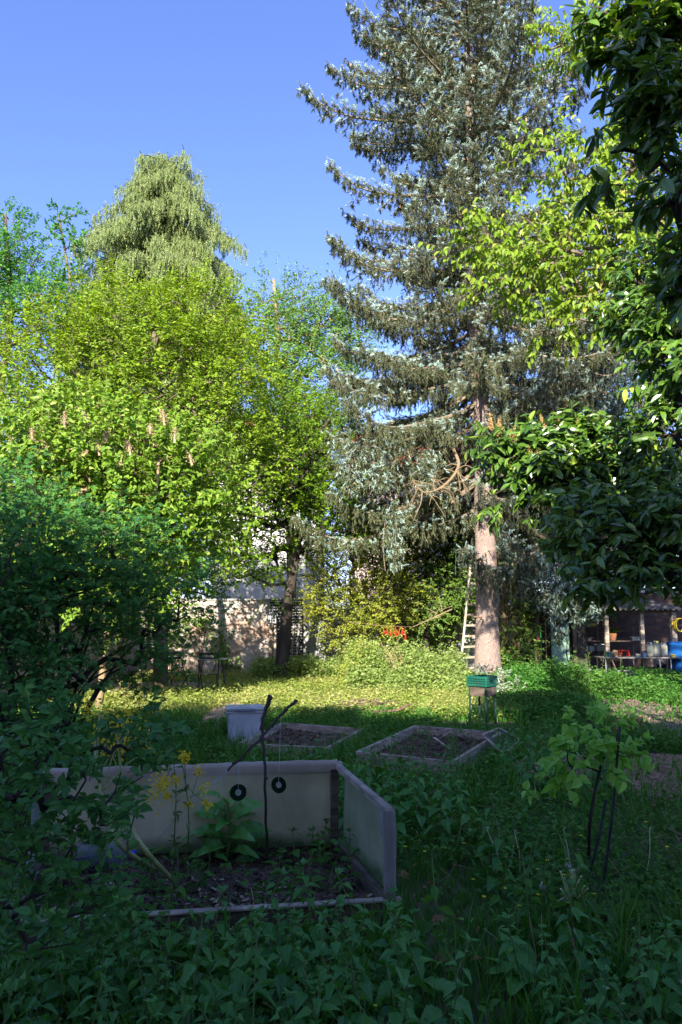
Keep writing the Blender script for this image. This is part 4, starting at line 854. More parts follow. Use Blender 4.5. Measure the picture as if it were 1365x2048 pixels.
# sticks, discs, twine
def stick(name, label, P, R, m, knots=3):
    r = thing(name, label, 'stick', P[0]); g = G(); q = catmull(P, 6); q = q+rng.normal(size=q.shape)*.003; rad = np.interp(np.linspace(0, 1, len(q)), np.linspace(0, 1, len(R)), R)
    tube(g, q, rad, 9, bump=.15); g.build('shaft', m, r, smooth=True)
    for _ in range(knots): g = G(); p = q[rng.integers(1, len(q)-1)]; d = rnd_dirs(1)[0]; tube(g, [p, p+d*.022, p+d*.03], [.01, .008, .003], 6); g.build('knot', m, r)
    return q
s1 = stick('branch_stake', 'tall dark branch standing upright in the netted bed', [gp(535, 1735, .05), at(532, 1600, 4.62), at(526, 1480, 4.6), at(528, 1430, 4.6), at(540, 1400, 4.6), at(541, 1393, 4.6)], [.008, .008, .009, .011, .014, .012], BARK_D, 4)
s2 = stick('leaning_branch', 'thin dark branch slanting across the upright branch above the net', [at(455, 1541, 4.5), at(500, 1498, 4.57), at(528, 1470, 4.64), at(560, 1432, 4.72), at(594, 1401, 4.8)], [.005, .007, .008, .009, .010], BARK_D, 5)
DISC = mat('disc_mirror', (.03, .055, .04), (.05, .09, .065), .16, 4, 0, spec=.8, metal=.8); CLEAR = mat('disc_hub_plastic', (.33, .36, .33), None, .3, bump=0); STRING = mat('white_string', (.6, .6, .58), None, .8, bump=0)
for px, py, Y, top, ry, lab in ((477, 1585, 4.55, (478, 1520), .25, 'dark shiny disc hanging on a string left of the upright branch'), (558, 1570, 4.72, (562, 1432), -.25, 'dark shiny disc hanging on a string right of the upright branch')):
    c = at(px, py, Y); r = thing('compact_disc', lab, 'disc', c, 0, 'shiny discs hung up to scare birds'); Rm = rotz(ry)@np.array(((1, 0, 0), (0, 0, -1), (0, 1, 0)))
    g = G(); lathe(g, [(.018, .0006), (.048, .0006), (.048, -.0006), (.018, -.0006), (.018, .0006)], c, 36, R=Rm); g.build('disc', DISC, r)
    g = G(); lathe(g, [(.0075, .0008), (.0178, .0008), (.0178, -.0008), (.0075, -.0008), (.0075, .0008)], c, 24, R=Rm); g.build('hub', CLEAR, r)
    g = G(); t_ = at(*top, Y+.0); tube(g, [c+V3(0, -.002, .008), c+V3(0, -.002, .03), t_], [.0009]*3, 4); g.build('string', STRING, r)
r = thing('blue_twine', 'thin blue twine stretched from the leaning branch down into the bed', 'twine', gp(290, 1705, .08)); g = G()
tube(g, catmull([gp(285, 1715, .08), at(370, 1620, 4.3), at(455, 1541, 4.5)], 6), .0016, 4); g.build('line', mat('blue_line', (.08, .3, .5), None, .6, bump=0), r)

# storage box
PLA = mat('dirty_white_plastic', (.42, .44, .46), (.58, .60, .62), .4, 5, .05, 20, lo=.3, hi=.7); PLG = mat('grey_plastic', (.20, .22, .26), (.27, .29, .33), .45, 8, 0)
def tub(name, label, c, sx, sy, h, rz, m, lid=True, lidm=None):
    r = thing(name, label, 'box', c, rz); g = G(); rings = []
    for z, k in ((0, .86), (.02, .89), (h*.9, .97), (h, 1.0), (h, .95), (.03, .84)):
        w, d = sx*k/2, sy*k/2; b = .035; pts = []
        for cx_, cy_, a0 in ((w-b, d-b, 0), (-w+b, d-b, pi/2), (-w+b, -d+b, pi), (w-b, -d+b, 3*pi/2)):
            for a in np.linspace(0, pi/2, 4): pts.append((cx_+b*cos(a0+a), cy_+b*sin(a0+a), z))
        rings.append(pts)
    v = np.array(rings).reshape(-1, 3); n = 16; i = np.arange(n); j = (i+1) % n
    f = [np.concatenate([np.stack((i+k*n, j+k*n, j+(k+1)*n, i+(k+1)*n), 1) for k in range(5)]), np.array([i[::-1]]), np.array([i+5*n])]
    g.add(v, f); g.build('tub', m, r, local=True, smooth=False)
    g = G(); box(g, (0, 0, h*.93), (sx+.012, sy+.012, .022), ch=.006); g.build('rim', m, r, local=True)
    if lid:
        g = G(); box(g, (0, 0, h+.014), (sx+.035, sy+.035, .026), ch=.01); box(g, (0, 0, h+.031), (sx-.06, sy-.06, .010), ch=.004); l = g.build('lid', lidm or m, r, local=True)
        for s in (-1, 1): g = G(); box(g, (0, s*(sy/2+.022), h+.004), (sx*.55, .014, .03), ch=.004); g.build('clip', PLG, r, local=True)
    return r
c = gp(490, 1481); tub('storage_box', 'pale lidded plastic storage box standing behind the netted bed', (c[0]-.01, c[1]+.05, 0), .48, .38, .40, .16, PLA, lidm=mat('mossy_lid', (.34, .38, .33), (.56, .59, .60), .5, 6, .05))
# large bottle lying in the bed
def clearmat(name, col, fac):
    m, t, p, N, L = nt(name); p.inputs['Base Color'].default_value = (*col, 1); p.inputs['Roughness'].default_value = .12; tr = N.new('ShaderNodeBsdfTransparent'); tr.inputs[0].default_value = (.93, .96, 1, 1)
    b = N.new('ShaderNodeMixShader'); b.inputs[0].default_value = fac; L.new(p.outputs[0], b.inputs[1]); L.new(tr.outputs[0], b.inputs[2]); L.new(b.outputs[0], N['Material Output'].inputs[0]); return m
c = gp(205, 1740, .08); r = thing('water_bottle', 'large clear ribbed water bottle lying in the netted bed with blue cap', 'bottle', c); Rm = rotz(.1)@np.array(((0, 0, 1), (0, 1, 0), (-1, 0, 0)))
g = G(); pr = [(.01, -.16), (.075, -.16)]+[(.082-.006*(k % 2), -.15+k*.018) for k in range(14)]+[(.07, .11), (.03, .145), (.018, .155), (.018, .175)]; lathe(g, pr, c+UP*.085, 20, R=Rm); g.build('body', clearmat('clear_plastic', (.25, .32, .40), .82), r, smooth=True)
g = G(); lathe(g, [(.001, .195), (.022, .195), (.023, .17), (.001, .17)], c+UP*.085, 14, R=Rm); g.build('cap', mat('blue_cap', (.01, .04, .55), None, .4, bump=0), r)

# two raised beds further back
def gq(px, py, z): return gp(px, py, z)*V3(1, 1, 0)
za = .17; A_, B_, C_, D_ = gq(565, 1445, za), gq(725, 1457, za), gq(655, 1494, za), gq(478, 1486, za)
bed('raised_bed', 'empty grey board bed behind the netted bed beside the storage box', A_, B_, C_, D_, za, .08, WOOD, .03, 900, .03)
zb = .21; A_, B_, C_, D_ = gq(830, 1451, zb), gq(1000, 1464, zb), gq(905, 1522, zb), gq(716, 1502, zb)
rb_ = bed('raised_bed', 'grey board bed with seedlings in front of the green crate stand', A_, B_, C_, D_, zb, .10, WOOD, .032, 1500, .03)
A_, B_, C_, D_ = gq(70, 1486, .15), gq(330, 1490, .15), gq(330, 1512, .15), gq(60, 1510, .15)
bed('raised_bed', 'long low board bed hidden behind the shaded shrub on the left', A_+V3(0, .5, 0), B_+V3(0, .5, 0), C_, D_, .15, .06, WOOD_D, .03, 300, .03)
for i_, (p0, p1, z0, z1) in enumerate((((868, 1475), (902, 1500), .2, .12), ((905, 1462), (880, 1478), .24, .12), ((930, 1478), (915, 1470), .12, .2))):
    r = thing('wooden_offcut', ('long thin wooden stick lying in the seedling bed', 'upper short wooden offcut leaning in the seedling bed', 'right hand wooden offcut lying in the seedling bed')[i_], 'stick', gp(*p0, z0)); g = G(); plank(g, gp(*p0, z0), gp(*p1, z1), .03, .02); g.build('offcut', WOOD, r)
# wire mesh frame leaning at the right end of the seedling bed
r = thing('mesh_frame', 'small wooden frame with dark wire mesh leaning on the seedling bed', 'frame', gp(985, 1495)); a, b, c, d = gp(966, 1470, .24), gp(1008, 1508, .16), gp(1040, 1480, .10), gp(998, 1456, .20)
for P, Q in ((a, b), (b, c), (d, c), (a, d)): g = G(); plank(g, P, Q, .03, .02); g.build('frame_slat', WOOD, r)
g = G(); k = 16
for t in np.linspace(.03, .97, k): segs(g, [a+(b-a)*t, a+(d-a)*t], [d+(c-d)*t, b+(c-b)*t], .0025, .0025, 4)
g.build('wire_mesh', METAL_D, r)

# plant stand with green crate
c = gp(962, 1447); YC_ = c[1]-.25; r = thing('plant_stand', 'tall stand on four thin green legs behind the seedling bed', 'stand', (c[0]-.01, YC_, 0), .85)
PG = mat('dark_green_paint', (.008, .035, .028), (.016, .06, .045), .5, 10, .1); hw = .135
for sx in (-1, 1):
    for sy in (-1, 1): g = G(); box(g, (sx*hw, sy*hw, .35), (.026, .026, .70), ch=.004); g.build('leg', PG, r, local=True)
for k_, (x_, y_, sx, sy) in enumerate(((0, -hw-.008, .25, .016), (-hw-.008, 0, .016, .25), (hw+.008, 0, .016, .25), (0, hw+.008, .25, .016))): g = G(); box(g, (x_, y_, .50), (sx, sy, .12), ch=.004); g.build('apron_board', WOOD_D, r, local=True)
g = G(); box(g, (0, 0, .565), (.27, .27, .02)); g.build('shelf', WOOD_D, r, local=True)
CG = mat('green_crate_plastic', (.008, .09, .06), (.014, .14, .09), .4, 6, 0, spec=.5); r = thing('plastic_crate', 'green slatted plastic crate on top of the tall stand', 'crate', (c[0]-.01, YC_, .578), .85)
h_ = .15; w_ = .165
g = G(); box(g, (0, 0, .008), (2*w_-.01, 2*w_-.01, .012)); g.build('floor', CG, r, local=True)
for a_ in range(4):
    g = G(); Rz = rotz(a_*pi/2)
    for z in (.025, .058, .091, .13): cc = Rz@V3(0, -w_, z); box(g, cc, (2*w_-.02, .010, .018 if z < .12 else .035), Rz, .003)
    for x_ in np.linspace(-w_+.01, w_-.01, 8): box(g, Rz@V3(x_, -w_+.001, h_/2), (.010, .012, h_), Rz, .002)
    g.build('slatted_side', CG, r, local=True)
g = G(); box(g, (0, 0, .06), (.29, .29, .09)); g.build('potting_soil', SOIL, r, local=True)
g = G(); n = 90; P = np.stack((rng.uniform(-.13, .13, n), rng.uniform(-.13, .13, n), rng.uniform(.11, .22, n)), 1); stamp(g, L_NARROW, P, frames(rnd_dirs(n)+UP*.8, rnd_dirs(n)), .06); g.build('seedling_leaves', bpy.data.materials['silver_leaf'], r, local=True)

# ladder behind the spruce trunk
r = thing('wooden_ladder', 'pale wooden ladder leaning on the left side of the spruce trunk', 'ladder', base(925, 18.9)); l0 = gp(916, 1372)*V3(1, 1, 0); l1 = at(941, 1130, 18.1); 
l0 = V3(at(916, 1372, 17.9)[0], 17.75, 0); wx_ = .36; 
for s in (0, 1): g = G(); plank(g, l0+V3(s*(wx_+.06), s*.35, 0), l1+V3(s*(wx_-.06), s*.35, 0), .045, .07, V3(0, 1, 0)); g.build('rail', WOOD_L, r)
for k in range(11):
    t = .05+k*.088; g = G(); a = l0+(l1-l0)*t; b = l0+V3(wx_+.06, .35, 0)+(l1-l0+V3(-.12, 0, 0))*t; plank(g, a, b, .025, .05); g.build('rung', WOOD_L, r)
# faded grey pole leaning on the plastered wall
r = thing('leaning_pole', 'thin grey pole leaning on the plastered wall right of the dark pillar', 'pole', base(592, 20.4)); g = G(); tube(g, [V3(at(590, 1340, 20.4)[0], 20.3, 0), at(600, 1240, 20.9)], .028, 8); g.build('shaft', WOOD, r)
r = thing('leaning_pole', 'thin grey pole leaning beside the tall weeds left of them', 'pole', base(612, 20.4)); g = G(); tube(g, [V3(at(584, 1343, 20.4)[0], 20.2, 0), at(588, 1245, 20.9)], .022, 8); g.build('shaft', WOOD, r)

# clothes line with red pegs
RED = mat('red_plastic', (.42, .02, .015), (.58, .035, .02), .4, 10, 0); Yl = 17.0; a, b = at(690, 1243, Yl), at(826, 1254, Yl)
r = thing('clothes_line', 'pale line and bare branch stretched from the golden shrub towards the ladder', 'line', a*V3(1, 1, 0)); g = G()
tube(g, [a, at(760, 1251, Yl), b], .003, 4); tube(g, [b, at(866, 1236, Yl), at(905, 1218, Yl)], [.006, .009, .011], 5)
for k in range(7): p_ = at(855+k*5, 1243-k*4, Yl); d = V3(rng.normal()*.2, 0, rng.uniform(.1, .35)); tube(g, [p_, p_+d*.6+rng.normal(size=3)*.03, p_+d], [.008, .006, .003], 4)
g.build('line', BARK_L, r)
for k, px in enumerate((768, 775, 783, 788, 792, 805, 811, 799)):
    c = at(px, 1258+rng.integers(-3, 6), Yl); lab = 'red tassel hanging on the pale line between golden shrub and ladder'
    r = thing('red_tassel', lab, 'peg', c, 0, 'red tassels hanging on the line'); g = G(); hgt = rng.uniform(.10, .2); v = V3(c[0], Yl, c[2]); tube(g, [v, v-UP*hgt*.3, v-UP*hgt*.8, v-UP*hgt], [.005, .011, .02, .015], 6, bump=.3); g.build('tassel', RED, r)
    g = G(); tube(g, [v, at(px, 1253.2, Yl)], .004, 4); g.build('thread', RED, r)

# folding table and chairs
def table(c, rz):
    r = thing('folding_table', 'small folding table with dark frame and pale top near the brick wall', 'table', c, rz); h = .74; w = .62; d = .5
    g = G(); box(g, (0, 0, h-.012), (w, d, .022), ch=.005); g.build('table_top', mat('worn_table_top', (.22, .2, .17), (.34, .31, .27), .5, 8, .1), r, local=True)
    for sx in (-1, 1):
        for s in (-1, 1): g = G(); tube(g, [(sx*(w/2-.06), s*(d/2-.02), 0), (sx*(w/2-.06)-.01*sx*s, -s*(d/2-.04), h-.03)], .011, 6); g.build('leg', METAL_D, r, local=True)
    for s in (-1, 1): g = G(); tube(g, [(-w/2+.06, s*(d/2-.02), .03), (w/2-.06, s*(d/2-.02), .03)], .010, 6); g.build('foot_bar', METAL_D, r, local=True)
def chair(label, c, rz):
    r = thing('folding_chair', label, 'chair', c, rz, 'black folding garden chairs'); w = .40
    for s in (-1, 1):
        g = G(); tube(g, [(s*w/2, -.22, 0), (s*w/2, .05, .44), (s*w/2, .17, .86)], .010, 6); g.build('leg', METAL_D, r, local=True)
        g = G(); tube(g, [(s*(w/2-.02), .24, 0), (s*(w/2-.02), -.18, .45)], .010, 6); g.build('leg', METAL_D, r, local=True)
    g = G(); 
    for k in range(6): box(g, (0, -.18+k*.065, .455), (w, .05, .016), ch=.004)
    g.build('seat', METAL_D, r, local=True); g = G()
    box(g, (0, .165, .84), (w, .016, .045), ch=.004); box(g, (0, .145, .74), (w, .016, .06), ch=.004)
    for s in (-1, 1): box(g, (s*(w/2-.03), .155, .79), (.05, .014, .09), ch=.003)
    g.build('backrest', METAL_D, r, local=True)
    for z, y in ((.12, .13), (.10, -.16)): g = G(); tube(g, [(-w/2, y, z), (w/2, y, z)], .008, 6); g.build('stretcher', METAL_D, r, local=True)
tp_ = gp(421, 1392); table((tp_[0], tp_[1]+.2, 0), -.1)
chair('black folding chair standing behind the small folding table', (at(411, 1380, 15.2)[0], 15.5, 0), .1)
cp_ = gp(355, 1392); chair('black folding chair half hidden by the shaded shrub left of the table', (cp_[0]-.05, cp_[1]+.2, 0), .9)

# young tree with stakes
_r, P, tips = tree('young_tree', 'young tree with fresh broad green leaves tied to dark stakes on the right', 'tree',
     [gp(1178, 1745), at(1180, 1650, 4.7), at(1195, 1560, 4.75), at(1210, 1490, 4.8), at(1175, 1440, 4.8)],
     [B(1170, 1450, 4.8, 45, 20), B(1150, 1490, 4.7, 40, 25), B(1210, 1480, 4.8, 45, 30), B(1190, 1530, 4.7, 60, 22), B(1245, 1500, 4.8, 25, 20), B(1130, 1530, 4.7, 25, 20), B(1090, 1610, 4.6, 20, 15)],
     46, 1, 7, L_HEART, .072, leafmat('young_tree_leaf', (.19, .42, .06), (.32, .58, .11), None, .4, .45, .3), BARK_D, .009, .002, (.09, .16), fuzz=.01, wr=.002, seg=.1, leafdroop=.4, upn=1.1)
for lab, p0, p1, z in (('long dark metal stake beside the young tree', (1205, 1788), (1240, 1452), 4.4), ('short dark stake crossing behind the young tree stem', (1173, 1770), (1212, 1600), 4.5)):
    r = thing('plant_stake', lab, 'stake', gp(*p0)); a = gp(*p0); g = G(); tube(g, catmull([a, (a+at(*p1, a[1]))/2+V3(.01, 0, 0), at(*p1, a[1]+.05)], 5), .008, 7); g.build('shaft', METAL_D, r)
r = thing('planter_trough', 'narrow terracotta trough lying behind the young tree', 'planter', gp(1262, 1468)); TERRA = mat('terracotta', (.30, .12, .06), (.40, .17, .09), .8, 8, .2)
a, b = gp(1240, 1478), gp(1275, 1452); g = G()
for s in (-1, 1): o_ = nrm(np.cross(b-a, UP))*s*.08; plank(g, a+o_+UP*.07, b+o_+UP*.07, .015, .14)
for e in (a, b): o_ = nrm(np.cross(b-a, UP))*.08; plank(g, e-o_+UP*.07, e+o_+UP*.07, .015, .14)
g.build('trough_wall', TERRA, r); g = G(); plank(g, a+UP*.06, b+UP*.06, .145, .08); g.build('soil', SOIL, r)

# ------------------------------------------------------------ open shed on the right
YP = 18.9; sh = thing('garden_shed', 'open lean-to shed with corrugated roof and wooden posts under the dark trees', 'shed', base(1200, YP), kind='thing')
def X(px, Y=YP): return (px-682.5)/F*Y
def Z(py, Y=YP): return at(682, py, Y)[2]
for px, w in ((1143, .10), (1207, .10), (1277, .10), (1340, .12), (1070, .1)): g = G(); box(g, (X(px), YP, .85), (w, w, 1.70), ch=.01); g.build('post', BARK if px < 1200 else WOOD, sh)
for y_, z_ in ((YP, 1.74), (20.6, 2.02)): g = G(); box(g, ((X(1060)+X(1350))/2, y_, z_), (X(1350)-X(1060), .09, .10), ch=.008); g.build('beam', WOOD_D, sh)
g = G(); x = np.linspace(X(1050), X(1352), 400); zz = .022*np.sin(x*2*pi/.13); P = []
for y_, z_ in ((YP-.35, 1.77), (20.98, 2.13)):
    for dz in (0, .008): P.append(np.stack((x, np.full_like(x, y_), z_+zz+dz), 1))
n = 400; i = np.arange(n-1); P = [P[0], P[1], P[3], P[2]]
g.add(np.concatenate(P), np.concatenate([np.stack((i+a*n, i+1+a*n, i+1+b*n, i+b*n), 1) for a, b in ((0, 1), (1, 2), (2, 3), (3, 0))])); g.build('corrugated_roof', mat('grey_corrugated_sheet', (.12, .10, .09), (.30, .27, .25), .7, 3, .2), sh)
for x0, x1, y_, z_, d_ in ((1150, 1206, 19.6, Z(1253, 19.6), .3), (1135, 1277, 19.7, Z(1282, 19.7), .35), (1140, 1206, 20.2, Z(1303, 20.2), .4)): g = G(); box(g, ((X(x0)+X(x1))/2, y_, z_), (X(x1)-X(x0), d_, .028), ch=.004); g.build('shelf', BARK, sh)
GP = mat('pale_green_panel', (.16, .26, .20), (.22, .33, .26), .7, 3, .1)
r = thing('green_panel', 'pale green wooden panel standing under the left end of the shed roof', 'panel', (X(1110), 18.7, 0)); g = G(); box(g, (0, 0, .72), (X(1128)-X(1093), .04, 1.36), ch=.006); g.build('board', GP, r, local=True)
g = G(); tube(g, catmull([(.15, -.03, .9), (.14, -.05, .6), (.19, -.05, .52), (.22, -.04, .58)], 5), .012, 6); g.build('hook', METAL_D, r, local=True)
# tools leaning at the left end
for lab, px, c_, ht in (('green handled garden tool leaning at the left end of the shed', 1072, (.05, .5, .08), 1.35), ('red handled garden tool leaning at the left end of the shed', 1066, (.5, .04, .03), 1.4), ('wooden handled garden tool leaning against the green panel', 1082, (.3, .2, .12), 1.5)):
    r = thing('garden_tool', lab, 'tool', (X(px), 18.7, 0), 0, 'garden tools leaning by the shed'); g = G(); tube(g, [(0, 0, .05), (.06, .2, ht)], .014, 7); g.build('handle', mat('handle_paint', c_, None, .5, bump=0), r, local=True)
    g = G(); box(g, (0, 0, .05), (.16, .03, .02), ch=.004)
    for k in range(6): box(g, (-.07+k*.028, -.01, .02), (.006, .01, .06), ch=.001)
    g.build('tool_head', METAL_D, r, local=True)
# trestle table with canisters
r = thing('trestle_table', 'worn table with pale metal legs under the shed roof', 'table', (X(1262, 18.5), 18.5, 0)); hT = Z(1313, 18.5); wT = X(1340, 18.5)-X(1188, 18.5)
g = G(); box(g, (0, 0, hT-.015), (wT, .7, .03), ch=.006); g.build('table_top', mat('stained_table_top', (.10, .09, .08), (.24, .22, .2), .6, 6, .15), r, local=True)
for x_ in (-wT*.45, wT*.24, wT*.38): 
    for y_ in (-.3, .3): g = G(); tube(g, [(x_+.02, y_, 0), (x_, y_, hT-.03)], .014, 7); g.build('leg', GREY_M, r, local=True)
CAN = clearmat('cloudy_plastic', (.36, .36, .30), .35)
for i_, (px, w, h) in enumerate(((1289, .16, .30), (1302, .15, .33), (1316, .16, .29))):
    r = thing('water_canister', ('leftmost cloudy plastic canister on the shed table', 'middle cloudy canister with yellow cap on the shed table', 'rightmost cloudy plastic canister on the shed table')[i_], 'canister', (X(px, 18.5), 18.45, hT), rng.uniform(-.3, .3), 'canisters on the shed table')
    g = G(); box(g, (0, 0, h/2), (w, .15, h), ch=.03); g.build('body', CAN, r, local=True); g = G(); lathe(g, [(.001, .04), (.028, .04), (.03, 0)], (.03, 0, h), 12); g.build('cap', mat('cap_paint', (.6, .6, .12) if i_ == 1 else (.5, .5, .5), None, .5, bump=0), r, local=True)
    g = G(); tube(g, catmull([(-.06, 0, h-.01), (-.04, 0, h+.04), (.0, 0, h+.02)], 4), .01, 6); g.build('handle', CAN, r, local=True)
r = thing('red_stool', 'small red plastic step stool on the shed table', 'stool', (X(1240, 18.6), 18.6, hT)); g = G(); box(g, (0, 0, .14), (.2, .16, .025), ch=.006); g.build('seat', RED, r, local=True)
for sx in (-1, 1):
    for sy in (-1, 1): g = G(); plank(g, (sx*.1, sy*.07, 0), (sx*.08, sy*.055, .13), .03, .03); g.build('leg', RED, r, local=True)
for i_, (px, w, h, c_) in enumerate(((1205, .2, .12, (.10, .22, .16)), (1218, .14, .16, (.35, .2, .12)), (1262, .12, .07, (.5, .48, .4)), (1330, .14, .06, (.65, .5, .05)), (1274, .1, .08, (.1, .2, .4)))):
    r = thing('storage_tin', ('green bin at the left end of the shed table', 'brown clay tub beside the red stool', 'small cream bowl on the shed table near the canisters', 'flat yellow bowl at the right end of the shed table', 'small blue tin left of the canisters')[i_], 'container', (X(px, 18.5), 18.35, hT)); g = G()
    lathe(g, [(.001, .0), (w*.4, 0), (w*.5, h), (w*.47, h), (w*.38, .012), (.001, .012)], (0, 0, 0), 18); g.build('bowl', mat('tin_paint', c_, tuple(x*.6 for x in c_), .5, 20, .1), r, local=True)
# crates and pots on the shelves
for i_, (px, py, Y, w, h, c_, lab) in enumerate(((1160, 1303, 20.2, .2, .14, (.12, .12, .22), 'dark blue box on the low shed shelf'), (1174, 1303, 20.2, .18, .12, (.5, .6, .7), 'pale blue box on the low shed shelf'), (1192, 1303, 20.2, .26, .18, (.45, .47, .4), 'cream plastic basket on the low shed shelf'),
      (1263, 1282, 19.7, .2, .09, (.6, .6, .55), 'small white box on the middle shed shelf'), (1165, 1282, 19.7, .3, .07, (.25, .24, .2), 'flat grey tray on the middle shed shelf'), (1178, 1253, 19.6, .24, .06, (.5, .4, .05), 'yellow tray on the top shed shelf'), (1203, 1253, 19.6, .07, .06, (.7, .7, .68), 'small white cup on the top shed shelf'))):
    tub('shelf_box', lab, (X(px, Y), Y, Z(py, Y)+.015), w, .18, h, rng.uniform(-.1, .1), mat('box_paint', c_, tuple(x*.7 for x in c_), .5, 10, 0), lid=False)
r = thing('potted_plant', 'small leafy plant in a clay pot on the middle shed shelf', 'plant', (X(1219, 19.7), 19.7, Z(1282, 19.7)+.015)); g = G(); lathe(g, [(.001, 0), (.07, 0), (.1, .15), (.105, .15), (.105, .18), (.09, .18), (.085, .15), (.001, .14)], (0, 0, 0), 18); g.build('pot', TERRA, r, local=True)
g = G(); n = 26; stamp(g, L_NARROW, np.repeat(V3(0, 0, .16)[None], n, 0), frames(rnd_dirs(n)*.7+UP*.8, UP+rnd_dirs(n)*.2), rng.uniform(.15, .3, n)); g.build('leaves', LM_IVY, r, local=True)
# barrel
r = thing('rain_barrel', 'large blue plastic rain barrel at the right end of the shed', 'barrel', (X(1364, 18.6), 18.6, 0)); BLUE = mat('blue_plastic', (.008, .075, .30), (.015, .12, .42), .35, 4, .03, spec=.5); g = G()
lathe(g, [(.001, 0), (.40, 0), (.43, .03), (.44, .25), (.455, .27), (.455, .30), (.44, .32), (.445, .60), (.46, .62), (.46, .65), (.445, .67), (.44, .90), (.46, .92), (.46, .96), (.43, .965), (.43, .93), (.42, .92), (.001, .92)], (0, 0, 0), 40); g.build('body', BLUE, r, local=True, smooth=True)
g = G(); lathe(g, [(.001, .985), (.43, .985), (.44, .97), (.001, .968)], (0, 0, 0), 40); g.build('lid', BLUE, r, local=True)
YEL = mat('yellow_hose', (.42, .30, .02), (.55, .42, .04), .45, 10, 0)
r = thing('hose_reel', 'coiled yellow garden hose hanging on the right shed post', 'hose', (X(1352, 18.75), 18.75, Z(1250, 18.75))); g = G(); t = np.linspace(0, 2*pi*7, 200)
tube(g, np.stack(((.15+.003*t/3*np.cos(t*.3))*np.cos(t)*.8, -.10+.004*t, .16*np.sin(t)), 1), .012, 6); g.build('coil', YEL, r, local=True); g = G(); box(g, (-.06, .0, 0), (.3, .03, .03)); g.build('bracket', WOOD_D, r, local=True)
c = gp(1249, 1366); tub('storage_box', 'grey lidded box on the ground in front of the shed table', (c[0], c[1]+.2, 0), .58, .4, .27, -.05, mat('grey_box_plastic', (.25, .27, .29), (.34, .36, .38), .5, 6, 0))
def potp(px, py, lab, m_, col=None, r_=.11, h=.2):
    c = gp(px, py); r = thing('flower_pot', lab, 'flower pot', c); g = G(); lathe(g, [(.001, 0), (r_*.75, 0), (r_, h*.85), (r_*1.06, h*.85), (r_*1.06, h), (r_*.92, h), (r_*.9, h*.8), (.001, h*.8)], (0, 0, 0), 18); g.build('pot', m_, r, local=True)
    g = G(); n = 60; P = np.stack((rng.normal(size=n)*r_*.6, rng.normal(size=n)*r_*.6, h+rng.random(n)*.18), 1); stamp(g, L_OVAL, P, frames(rnd_dirs(n), UP+rnd_dirs(n)*.5), .06); g.build('leaves', LM_IVY, r, local=True)
potp(1152, 1352, 'white flower pot on the ground before the shed', FRAME_W); potp(1147, 1360, 'brown clay pot beside the white pot before the shed', TERRA, r_=.09, h=.14); potp(1083, 1338, 'mossy grey stone pot below the green panel', COPE, r_=.2, h=.4)
LM_PINK = leafmat('pink_petal', (.50, .12, .28), (.68, .28, .45), None, .3, .6, .2); LM_GR = leafmat('mixed_weed_leaf', (.04, .14, .02), (.09, .25, .04), (.16, .32, .05), .32, .55, .18, patch=.35, pc=(.13, .19, .04), pscale=1.)
for lab, px, py in (('pink flowering plant below the green panel', 1122, 1362), ('pink flowering plant beside the white pot', 1140, 1358)):
    c = gp(px, py); r = thing('flowering_plant', lab, 'flowers', c); n = 160; g = G(); P = np.stack((rng.normal(size=n)*.14, rng.normal(size=n)*.14, rng.random(n)*.42), 1); stamp(g, L_OVAL, P, frames(rnd_dirs(n)+UP*.3, UP+rnd_dirs(n)*.5), .06); g.build('leaves', LM_GR, r, local=True)
    g = G(); n = 130; P = np.stack((rng.normal(size=n)*.16, rng.normal(size=n)*.16, rng.uniform(.2, .6, n)), 1); stamp(g, L_OVAL, P, frames(rnd_dirs(n), rnd_dirs(n)), .035); g.build('petals', LM_PINK, r, local=True)

# ============================================================ GROUND PLANTS
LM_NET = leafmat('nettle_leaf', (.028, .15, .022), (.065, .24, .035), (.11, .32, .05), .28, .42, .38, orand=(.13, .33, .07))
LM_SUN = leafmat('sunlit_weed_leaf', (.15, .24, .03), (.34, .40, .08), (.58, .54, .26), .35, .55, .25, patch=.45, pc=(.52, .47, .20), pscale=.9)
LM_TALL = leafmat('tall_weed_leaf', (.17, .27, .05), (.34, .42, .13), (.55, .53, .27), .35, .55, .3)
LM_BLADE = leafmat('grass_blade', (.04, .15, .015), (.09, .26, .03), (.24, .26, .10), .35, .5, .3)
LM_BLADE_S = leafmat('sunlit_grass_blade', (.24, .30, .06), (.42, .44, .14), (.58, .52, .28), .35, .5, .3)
LM_BROWN = leafmat('fallen_leaf_brown', (.20, .10, .045), (.36, .20, .10), None, .1, .7, .2)
PETAL_Y = leafmat('yellow_petal', (.70, .55, .01), (.80, .70, .03), None, .25, .6, .2); LM_BRS = leafmat('mustard_petal', (.62, .50, .02), (.75, .62, .06), None, .3, .6, .2)
def kv(P): # density noise, cheap value pattern
    return .5+.25*np.sin(P[:, 0]*2.1+1.3*np.sin(P[:, 1]*1.7))+.25*np.sin(P[:, 1]*2.6+1.9*np.sin(P[:, 0]*1.3+2))
def inpoly(P, poly):
    x, y = P[:, 0], P[:, 1]; r = np.zeros(len(P), bool); n = len(poly)
    for i in range(n):
        x0, y0 = poly[i]; x1, y1 = poly[(i+1) % n]; c = (y0 > y) != (y1 > y); r ^= c & (x < (x1-x0)*(y-y0)/((y1-y0) if y1 != y0 else 1e-9)+x0)
    return r
POLY_NB = [tuple(p[:2]) for p in (BL, BR, FR, FL)]
AV = [[(p[0], p[1]) for p in q] for q in ((gq(565, 1445, za), gq(725, 1457, za), gq(655, 1494, za), gq(478, 1486, za)), (gq(830, 1451, zb), gq(1000, 1464, zb), gq(905, 1522, zb), gq(716, 1502, zb)))]+[POLY_NB]
